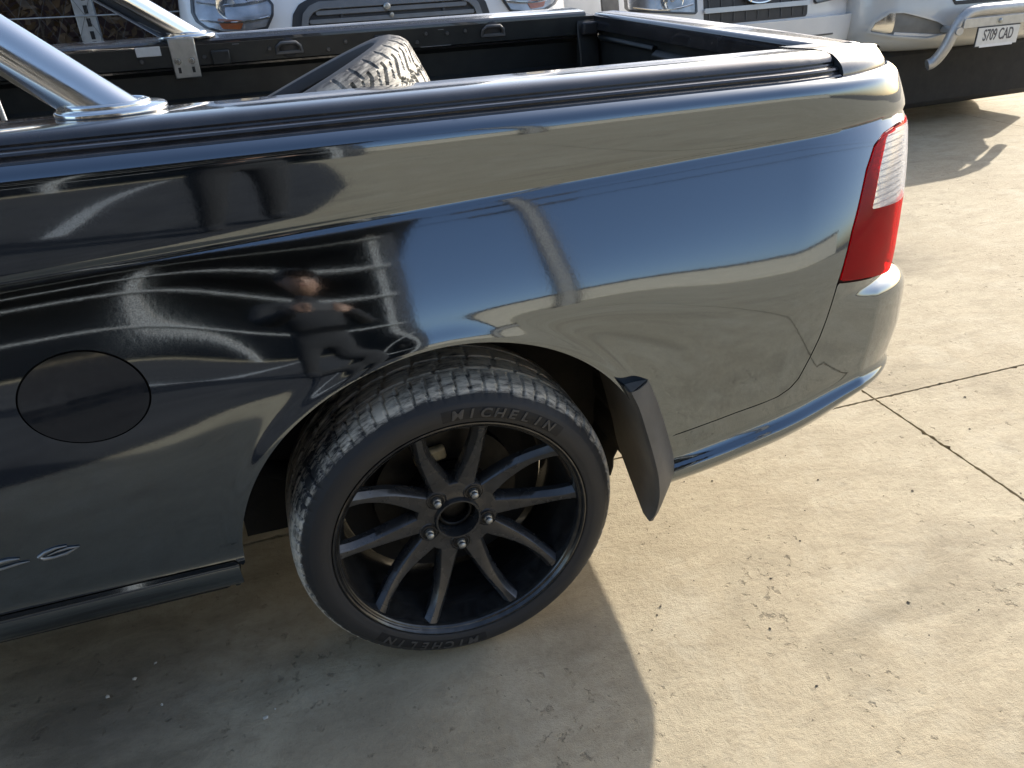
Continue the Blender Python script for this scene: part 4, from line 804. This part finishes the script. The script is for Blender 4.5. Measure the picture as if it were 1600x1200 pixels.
# --- silver-white SUV with a nudge bar
suv = Vehicle('white_suv', 'silver-white SUV with tubular nudge bar and number plate at right', 'SUV', (4.76, 3.42, 0), R(4),
    [(0.50, 0.55, 0.85, 4.5), (0.575, 0.10, 0.95, 4.5), (0.64, 0.03, 0.99, 4.5), (0.75, 0.0, 1.0, 4.5), (0.95, 0.03, 1.0, 4.5), (1.08, 0.12, 0.99, 4.5), (1.18, 0.9, 0.95, 4.5), (1.24, 1.15, 0.92, 4.5), (1.66, 1.85, 0.72, 4.2), (1.74, 2.2, 0.66, 4.0)], silver_paint, D=0.55, n=3.0)
fp = [(-0.93, 0.700), (-0.915, 0.765), (-0.85, 0.826), (-0.77, 0.826), (-0.545, 0.763), (-0.40, 0.700), (-0.445, 0.668), (-0.574, 0.648), (-0.80, 0.672)]
for sg in (1, -1):
    pol = fp if sg == 1 else [(-x, z) for x, z in fp][::-1]
    fr = suv.p('fog_lamp_recess', pol, mat('recess_grey', (0.20, 0.205, 0.20), 0.5, noise=0.15, nscale=12), off=0.003, d=0.010)
    suv.p('recess_edge', pol, silver_paint, off=0.022, d=0.006, inset=0.012, parent=fr, thick=0.02)
    fl = [(-0.915, 0.712), (-0.90, 0.765), (-0.855, 0.808), (-0.815, 0.815), (-0.815, 0.70), (-0.85, 0.697)]
    suv.p('fog_lamp', fl if sg == 1 else [(-x, z) for x, z in fl][::-1], chrome, off=0.012, d=0.006, parent=fr)
    lv = [(-0.80, 0.685), (-0.58, 0.664), (-0.50, 0.672), (-0.60, 0.682), (-0.80, 0.70)]
    suv.p('recess_lip', lv if sg == 1 else [(-x, z) for x, z in lv][::-1], white_paint, off=0.010, d=0.006, parent=fr)
suv.p('lower_grille', [(-0.42, 0.845), (-0.46, 0.90), (-0.46, 1.02), (0.46, 1.02), (0.46, 0.90), (0.42, 0.845)], dark_plastic, off=0.004)
for z_ in (0.875, 0.91, 0.95, 0.99): suv.p('grille_slat', rrect(-0.43, 0.43, z_ - 0.007, z_ + 0.007, 0.005), chrome, off=0.014, d=0.005, thick=0.01)
for sg in (1, -1): headlamp(suv, [(-0.97, 0.93), (-0.60, 0.90), (-0.52, 0.98), (-0.60, 1.04), (-0.95, 1.06)], sg == -1, (-0.75, 0.98), None)
nb_ = empty('nudge_bar'); nb_.parent = suv.root
bar_al = mat('satin_alloy', (0.48, 0.48, 0.47), 0.42, 0.6, noise=0.08, nscale=30)
def bez(pts, n=40):
    P = np.array(pts, float); t = np.linspace(0, 1, len(P)); return np.stack([pchip(t, P[:, k_] + 1e-7 * np.arange(len(P)))(np.linspace(0, 1, n)) for k_ in range(3)], -1).tolist()
hp = [(-0.615, -0.03, 0.492), (-0.595, -0.04, 0.500), (-0.572, -0.055, 0.525), (-0.545, -0.085, 0.60), (-0.515, -0.10, 0.70), (-0.48, -0.11, 0.77), (-0.42, -0.115, 0.806), (-0.34, -0.12, 0.815)]
full = bez(hp) + [(x, -0.12, 0.815) for x in (-0.2, 0, 0.2)] + [(-p[0], p[1], p[2]) for p in reversed(bez(hp))]
tube('bar_tube', full, 0.036, bar_al, nb_, seg=18)
box('bar_plate', -0.50, 0.50, -0.155, -0.145, 0.715, 0.775, bar_al, nb_, bevel=0.003)
for x_ in (-0.24, 0.24): o = lathe('bolt', [(0.0005, -0.01), (0.008, -0.01), (0.014, -0.006), (0.016, 0)], steel, nb_, seg=12); o.location = (x_ * 0.75, -0.156, 0.745)
for sx in (-1, 1): tube('bar_stay', [(sx * 0.52, -0.15, 0.70), (sx * 0.45, 0.10, 0.70), (sx * 0.42, 0.40, 0.66)], 0.025, bar_al, nb_, seg=10)
pl = empty('number_plate'); pl.parent = suv.root; PX = -0.185
box('plate_sheet', PX - 0.186, PX + 0.186, -0.1665, -0.1625, 0.598, 0.710, plate_white, pl, bevel=0.0)
box('plate_holder', PX - 0.192, PX + 0.192, -0.162, -0.156, 0.592, 0.716, dark_plastic, pl, bevel=0.0)
box('plate_bracket', PX - 0.03, PX + 0.03, -0.1555, -0.1455, 0.60, 0.76, steel, pl, bevel=0.0)
V0, F0 = text_mesh('S709 CAD', 0.098, 0.0008, 0.0012, 0.80)
o = mk('plate_characters', [(PX + x * 0.80, -0.1675 - z, 0.660 + y) for x, y, z in V0], F0, plate_ink, pl, smooth=False)
box('plate_strip', PX - 0.15, PX + 0.15, -0.1672, -0.1660, 0.589, 0.606, mat('strip_white', (0.75, 0.76, 0.78), 0.4, noise=0.05, nscale=30), pl, bevel=0.0)
box('under_shade_box', -0.92, 0.92, 0.22, 4.3, 0.14, 0.575, liner_dark, suv.root, bevel=0.05)  # dark box stands in for the shadow under the SUV
suv.windscreen(1.28, 1.62, 0.82, 0.66); suv.wheels((0.95, 3.7), 0.36)

# ---------------------------------------------------------------- fence with hedge behind, left background
galv = mat('galvanised', (0.42, 0.43, 0.43), 0.5, 0.5, noise=0.2, nscale=20)
fence = empty('wire_fence', (-1.08, 4.5, 0)); prop(fence, 'wire fence with galvanised posts in front of the dry hedge', 'fence')
for x_ in (0.0, -2.4, -4.8, 2.4):
    p_ = extrude_x('post', [(-0.03, 0), (0.03, 0), (0.03, 1.6), (-0.03, 1.6)], x_ - 0.055, x_ + 0.055, galv, fence, bevel=0.004)
    for z_ in np.arange(0.30, 1.5, 0.07): box('post_hole', x_ + 0.0, x_ + 0.022, -0.0318, -0.0296, z_, z_ + 0.045, seam_dark, p_, bevel=0)
    p_.name = 'post'
for z_ in (0.4, 0.65, 0.88, 1.06, 1.25, 1.45): tube('wire', [(x, -0.036 - 0.0 * x, z_ + 0.012 * math.sin(x * 1.3 + z_ * 9)) for x in np.linspace(-5.5, 2.4, 30)], 0.004, galv, fence, seg=6)
V = []; F = []
for i in range(60):
    x0 = -4.8 + i * 0.12
    for sgn in (-1, 1):
        v_, f_ = tube_vf([(x0, -0.034, 0.1), (x0 + sgn * 0.7, -0.034, 1.5)], 0.0014, 4); F += [tuple(q + len(V) for q in ff) for ff in f_]; V += v_
mesh_net = mk('wire_netting', V, F, mat('dull_wire', (0.10, 0.10, 0.10), 0.6, 0.3, noise=0.2, nscale=20), fence, smooth=False); prop(mesh_net, kind='stuff')
screen = empty('hedge_backing', (-4.6, 6.1, 0)); prop(screen, 'added dark maroon sheet backing behind the dry hedge', 'fence')  # dark backing added so sunlit ground does not show through the hedge
for i in range(9): box('backing_sheet', -4.0 + i * 0.9, -3.108 + i * 0.9, 0, 0.03, 0.02, 2.3, mat('maroon_sheet', (0.045, 0.022, 0.022), 0.5, noise=0.2, nscale=3), screen, bevel=0.004)
for i in range(10): box('backing_post', -4.03 + i * 0.9, -3.97 + i * 0.9, 0.031, 0.09, 0.0, 2.35, mat('maroon_sheet', (0.045, 0.022, 0.022)), screen, bevel=0.004)
leaf_m = mat('dry_leaf', (0.10, 0.062, 0.030), 0.7, noise=0.5, nscale=9)
def bush(name, label, loc, sx, sy, sz, n, seed, m, parent=None):
    r = np.random.default_rng(seed); root = empty(name, loc); prop(root, label, 'hedge'); V = []; F = []
    for i in range(n):
        p = np.array([r.uniform(-sx, sx), r.uniform(-sy, sy), 0.05 + sz * r.random() ** 0.85]); p[1] += 0.15 * math.sin(p[0] * 3)
        s_ = r.uniform(0.025, 0.06); q = r.normal(size=(2, 3)); q0 = q[0] / np.linalg.norm(q[0]); q1 = np.cross(q0, q[1]); q1 /= np.linalg.norm(q1)
        k = len(V); V += [p - q0 * s_, p + q1 * s_ * 0.45, p + q0 * s_, p - q1 * s_ * 0.45]; F.append((k, k + 1, k + 2, k + 3))
    fo = mk('foliage', V, F, m, root, smooth=False)
    for i in range(14):
        x = -sx + 2 * sx * (i + 0.5) / 14; tube('stem', [(x, 0, 0), (x + r.normal() * 0.08, r.normal() * 0.06, sz * 0.5), (x + r.normal() * 0.15, r.normal() * 0.1, sz * 0.9)], [0.016, 0.011, 0.004], mat('bark', (0.08, 0.06, 0.045), 0.8, noise=0.3, nscale=30), root, seg=6)
    return root
bush('dry_hedge', 'dry brown hedge behind the wire fence at upper left', (-2.6, 5.3, 0), 2.9, 0.45, 1.9, 9000, 3, leaf_m)
# ---------------------------------------------------------------- the yard behind the photographer (seen mirrored in the paint)
shed = empty('workshop_shed', (-6.7, -8.2, 0)); prop(shed, 'dark open-fronted workshop shed with white steel frame, mirrored in the side panel', 'shed')
dark_clad = mat('dark_cladding', (0.045, 0.047, 0.055), 0.6, noise=0.15, nscale=3)
white_steel = mat('white_steel', (0.42, 0.42, 0.41), 0.4, noise=0.05, nscale=6)
box('back_wall', -9.0, 7.6, -6.2, -6.0, 0.01, 7.2, dark_clad, shed, bevel=0)
box('side_wall', 7.4, 7.6, -5.99, 0.0, 0.01, 7.2, dark_clad, shed, bevel=0)
box('side_wall', -9.0, -8.8, -5.99, 0.0, 0.01, 7.2, dark_clad, shed, bevel=0)
box('roof', -9.3, 7.9, -6.4, 1.2, 7.21, 7.4, dark_clad, shed, bevel=0)
for x_ in (-8.6, -5.4, -2.2, 1.0, 4.2, 7.2): box('frame_post', x_, x_ + 0.12, 0.02, 0.14, 0.01, 7.2, white_steel, shed, bevel=0)
for z_ in (2.3, 4.2, 5.4, 6.7): box('frame_beam', -8.6, 7.4, 0.15, 0.25, z_, z_ + 0.10, white_steel, shed, bevel=0)
asphalt_m = mat('old_asphalt', (0.045, 0.045, 0.047), 0.8, noise=0.3, nscale=8, bump=0.4, bscale=150, dust=(0.10, 0.095, 0.085), dscale=1.5, damount=0.5)
asphalt = mk('darkening_asphalt', [(-14, -8.1, 0.004), (0.15, -8.1, 0.004), (0.25, -6.0, 0.004), (0.15, -2.6, 0.004), (-0.10, -1.5, 0.004), (-0.55, -1.0, 0.004), (-1.1, -0.85, 0.004), (-14, -0.80, 0.004)], [(0, 1, 2, 3, 4, 5, 6, 7)], asphalt_m, smooth=False); prop(asphalt, kind='structure')  # unseen asphalt, added and brought close to darken reflections at left
for x_ in (-9.0, -6.4, -3.8, -1.2): box('bay_line', x_, x_ + 0.10, -6.9, -2.3, 0.0045, 0.0085, white_steel, asphalt, bevel=0)
wallb = empty('cream_building', (13.0, -21.0, 0)); prop(wallb, 'low cream rendered building across the yard, mirrored in the shoulder of the ute', 'building')
cream = mat('cream_render', (0.50, 0.46, 0.38), 0.8, noise=0.1, nscale=2)
box('wall', -11.5, 14.0, -6.0, 0.0, 0.01, 3.6, cream, wallb, bevel=0)
box('parapet', -11.7, 14.2, -6.2, 0.08, 3.61, 3.95, dark_clad, wallb, bevel=0)
pole = empty('power_pole', (3.4, -9.5, 0)); prop(pole, 'tall steel and concrete power pole, mirrored right of the wheel arch', 'pole')
for x_ in (-0.17, 0.10): box('steel_channel', x_, x_ + 0.07, -0.1, 0.1, 0.01, 10.5, mat('rusty_steel', (0.08, 0.07, 0.065), 0.6, 0.3, noise=0.2, nscale=8), pole, bevel=0)
box('concrete_core', -0.099, 0.099, -0.09, 0.09, 0.01, 10.3, mat('pole_concrete', (0.30, 0.29, 0.27), 0.8, noise=0.1, nscale=8), pole, bevel=0)
box('cross_arm', -1.2, 1.2, -0.2, -0.11, 9.2, 9.35, MATS['rusty_steel'], pole, bevel=0); box('cross_arm', -1.0, 1.0, -0.2, -0.11, 8.2, 8.32, MATS['rusty_steel'], pole, bevel=0)
for k_, (x_, z_) in enumerate(((-1.1, 9.4), (0.0, 10.4), (1.1, 9.4), (-0.9, 8.3), (0.9, 8.3))):
    w_ = tube('wire', [(3.4 + x_ + s_ * 5, -9.6 + x_ * 0.05 * s_, z_ - 0.9 * (1 - (s_ / 6) ** 2) + 0.9) for s_ in np.linspace(-6, 6, 24)], 0.014, seam_dark, None, seg=5)
    w_.name = 'power_line'; prop(w_, ('left end upper wire on the pole cross arm', 'topmost wire on the pole head', 'right end upper wire on the pole cross arm', 'left end wire on the lower cross arm', 'right end wire on the lower cross arm')[k_], 'power line', 'power lines on the pole')

# ---- person taking the photograph (mirrored above the wheel arch)
skin_m = mat('skin', (0.30, 0.175, 0.12), 0.5, noise=0.08, nscale=30); cloth = mat('dark_jumper', (0.020, 0.021, 0.024), 0.9, noise=0.2, nscale=60); jeans = mat('dark_trousers', (0.030, 0.034, 0.045), 0.9, noise=0.2, nscale=60); hair = mat('brown_hair', (0.05, 0.03, 0.02), 0.6, noise=0.3, nscale=60)
def skinned(name, nodes, edges, m, parent, sub=2, root=0):
    me = bpy.data.meshes.new(name); me.from_pydata([n_[0] for n_ in nodes], edges, []); me.materials.append(m); o = link(name, me, parent)
    md = o.modifiers.new('skin', 'SKIN'); lay = me.skin_vertices[0] if me.skin_vertices else None
    if lay is None:
        bm = bmesh.new(); bm.from_mesh(me); bm.verts.layers.skin.verify(); bm.to_mesh(me); bm.free(); lay = me.skin_vertices[0]
    for i, n_ in enumerate(nodes): rr_ = n_[1]; lay.data[i].radius = rr_ if isinstance(rr_, tuple) else (rr_, rr_)
    lay.data[root].use_root = True; md.use_smooth_shade = True
    s_ = o.modifiers.new('sub', 'SUBSURF'); s_.levels = sub; s_.render_levels = sub; return o
PX0, PY0 = -0.33, -1.60
per = empty('person', (PX0, PY0, 0), R(-14)); prop(per, 'person in dark jumper holding a phone in both hands, mirrored in the quarter panel', 'person')
PH = Vector((CAMP[0] - PX0, CAMP[1] - PY0, CAMP[2])); PH.rotate(Matrix.Rotation(R(14), 3, 'Z'))
hx, hy, hz = PH.x, PH.y - 0.035, PH.z
N_ = [((0, 0, 0.95), (0.17, 0.12)), ((0, 0, 1.10), (0.16, 0.11)), ((0, 0.0, 1.28), (0.18, 0.12)), ((0, 0.0, 1.42), (0.13, 0.10)), ((0, 0.02, 1.52), 0.055), ((0, 0.04, 1.58), 0.06),
      ((0.19, 0, 1.41), 0.065), ((0.25, 0.08, 1.20), 0.052), ((hx + 0.12, hy - 0.05, hz - 0.03), 0.036), ((-0.19, 0, 1.41), 0.065), ((-0.25, 0.08, 1.20), 0.052), ((hx - 0.12, hy - 0.05, hz - 0.03), 0.036),
      ((0.10, 0, 0.88), 0.095), ((0.11, 0.02, 0.50), 0.065), ((0.12, -0.02, 0.10), 0.048), ((0.13, 0.12, 0.04), 0.04), ((-0.10, 0, 0.88), 0.095), ((-0.11, 0.02, 0.50), 0.065), ((-0.12, -0.02, 0.10), 0.048), ((-0.13, 0.12, 0.04), 0.04)]
bodyp = skinned('body', N_, [(0, 1), (1, 2), (2, 3), (3, 4), (4, 5), (3, 6), (6, 7), (7, 8), (3, 9), (9, 10), (10, 11), (0, 12), (12, 13), (13, 14), (14, 15), (0, 16), (16, 17), (17, 18), (18, 19)], cloth, per)
def uvball(name, c, rx, ry, rz, m, parent, seg=24, rings=16, cut=None):
    V = []; F = []
    for i in range(rings + 1):
        ph = math.pi * i / rings
        for j in range(seg): t = 2 * math.pi * j / seg; V.append((c[0] + rx * math.sin(ph) * math.cos(t), c[1] + ry * math.sin(ph) * math.sin(t), c[2] + rz * math.cos(ph) * (1 if math.cos(ph) > 0 else 1.12)))
    for i in range(rings):
        for j in range(seg): F.append((i * seg + j, (i + 1) * seg + j, (i + 1) * seg + (j + 1) % seg, i * seg + (j + 1) % seg))
    return mk(name, V, F, m, parent, recalc=True)
head = uvball('head', (0, 0.05, 1.685), 0.074, 0.092, 0.108, skin_m, per)
uvball('nose', (0, 0.143, 1.675), 0.012, 0.016, 0.02, skin_m, head, 10, 8); uvball('hair', (0, 0.03, 1.715), 0.083, 0.095, 0.092, hair, head); uvball('face_shade_cap', (0, 0.035, 1.735), 0.088, 0.104, 0.085, cloth, head); uvball('face_shade_peak', (0, 0.145, 1.725), 0.065, 0.075, 0.010, cloth, head)  # cap and peak added to darken the sunlit face
for sx in (-1, 1):
    uvball('ear', (sx * 0.074, 0.045, 1.68), 0.010, 0.02, 0.03, skin_m, head, 10, 8); uvball('eye', (sx * 0.03, 0.130, 1.695), 0.011, 0.008, 0.007, seam_dark, head, 10, 8)
uvball('mouth', (0, 0.134, 1.632), 0.024, 0.006, 0.006, mat('lips', (0.3, 0.12, 0.1), 0.5, noise=0.1, nscale=30), head, 10, 8)
for sx in (-1, 1):
    wr = Vector((hx + sx * 0.12, hy - 0.05, hz - 0.03)); pm = Vector((hx + sx * 0.088, hy - 0.028, hz - 0.012)); nodes = [((wr.x, wr.y, wr.z), 0.026), ((pm.x, pm.y, pm.z), (0.030, 0.018))]; edges = [(0, 1)]
    for q in range(4):
        zq = 0.028 - 0.019 * q; k = len(nodes); ln = (0.95, 1.0, 0.96, 0.8)[q]
        nodes += [((pm.x - sx * 0.012, pm.y + 0.010, pm.z + zq), 0.0095), ((pm.x - sx * 0.022 * ln, pm.y + 0.024, pm.z + zq * 1.05), 0.0088), ((pm.x - sx * 0.048 * ln, pm.y + 0.022, pm.z + zq), 0.0078)]; edges += [(1, k), (k, k + 1), (k + 1, k + 2)]
    k = len(nodes); nodes += [((pm.x + 0.0, pm.y - 0.014, pm.z + 0.03), 0.011), ((pm.x - sx * 0.03, pm.y - 0.006, pm.z + 0.052), 0.009)]; edges += [(1, k), (k, k + 1)]
    skinned('hand', nodes, edges, skin_m, bodyp, sub=1)
ph_ = box('phone', hx - 0.078, hx + 0.078, hy - 0.014, hy - 0.006, hz - 0.037, hz + 0.037, dark_plastic, None, bevel=0.003)
ph_.matrix_world = Matrix.Translation((PX0, PY0, 0)) @ Matrix.Rotation(R(-14), 4, 'Z'); prop(ph_, 'dark phone held up in both hands, mirrored in the paint', 'phone')

# ---------------------------------------------------------------- grit, pebbles, leaves on the slabs
grit_m = mat('pebble', (0.19, 0.155, 0.11), 0.8, noise=0.5, nscale=40)
pale_m = mat('pale_pebble', (0.55, 0.53, 0.48), 0.7, noise=0.2, nscale=60)
def stone_vf(c, s_, r):
    V = []; base = [(0, 0, 1), (1, 0, 0), (0, 1, 0), (-1, 0, 0), (0, -1, 0), (0, 0, -0.3), (0.6, 0.6, 0.5), (-0.6, 0.6, 0.5), (-0.6, -0.6, 0.5), (0.6, -0.6, 0.5)]
    a_ = r.uniform(0, 6.28); st = r.uniform(0.6, 1.0)
    for b_ in base:
        j = 1 + r.normal(0, 0.18); x, y, z = b_[0] * j, b_[1] * j * st, b_[2] * 0.75 * j
        V.append((c[0] + s_ * (x * math.cos(a_) - y * math.sin(a_)), c[1] + s_ * (x * math.sin(a_) + y * math.cos(a_)), max(0.0002, c[2] + s_ * (z + 0.2))))
    F = [(0, 6, 9), (0, 7, 6), (0, 8, 7), (0, 9, 8), (1, 6, 2), (1, 9, 6), (2, 6, 7), (2, 7, 3), (3, 7, 8), (3, 8, 4), (4, 8, 9), (4, 9, 1), (5, 1, 2), (5, 2, 3), (5, 3, 4), (5, 4, 1)]
    return V, F
r = np.random.default_rng(11); V = []; F = []
for i in range(1500):
    x = r.uniform(-1.2, 4.5); y = r.uniform(-0.8, 3.2); s_ = 0.0007 + 0.0019 * r.random() ** 4
    v_, f_ = stone_vf((x, y, 0), s_, r); F += [tuple(q + len(V) for q in ff) for ff in f_]; V += v_
g = mk('grit', V, F, grit_m, None, smooth=False); prop(g, 'fine dark grit scattered over the concrete', 'grit', kind='stuff')
LAB = ['largest pale pebble, alone on the shaded concrete at bottom centre-left', 'tiny pale pebble just right of the largest pale one', 'pale pebble nearest the sill, under the side skirt', 'pale pebble second from the sill under the side skirt', 'leftmost pale pebble in the shade under the side skirt', 'pale pebble below the cluster under the side skirt', 'lone dark pebble in the shade left of the pale ones', 'dark pebble on sunlit concrete below the rear bumper corner', 'dark pebble midway between mud flap and bottom right of the slab', 'upper of two dark pebbles on sunlit concrete right of the shadow tip', 'lower of two dark pebbles on sunlit concrete right of the shadow tip', 'dark pebble just outside the shadow edge right of the tyre', 'smaller dark pebble beside the shadow edge right of the tyre', 'dark pebble left of the long slab joint, nearest its middle', 'dark pebble left of the long slab joint, lower down', 'dark pebble near the bottom right corner of the near slab', 'dark pebble right of the long joint at the far right edge', 'dark pebble right of the long joint, close to it', 'dark pebble under the bumper between flap and joint']
spots = [(-0.44, -0.015, 0.0085, 1), (-0.42, 0.0, 0.004, 1), (-0.66, 0.21, 0.006, 1), (-0.70, 0.18, 0.008, 1), (-0.75, 0.15, 0.007, 1), (-0.64, 0.09, 0.005, 1), (-0.60, 0.02, 0.005, 0), (0.853, 0.057, 0.0045, 0), (0.71, -0.03, 0.005, 0), (0.62, -0.16, 0.005, 0), (0.62, -0.32, 0.0055, 0), (0.43, -0.02, 0.0055, 0), (0.41, -0.04, 0.004, 0), (1.05, 0.25, 0.005, 0), (1.25, 0.12, 0.005, 0), (0.95, -0.2, 0.006, 0), (1.75, 0.45, 0.006, 0), (1.62, 0.30, 0.005, 0), (0.78, 0.35, 0.0045, 0)]
for k_, (x, y, s_, pale) in enumerate(spots):
    V, F = stone_vf((0, 0, 0), s_ * 0.72, r); o = mk('pebble', V, F, pale_m if pale else grit_m, None, smooth=False, loc=(x, y, 0)); prop(o, LAB[k_], 'pebble', 'pale pebbles in the shade' if pale else 'dark pebbles on the slab')
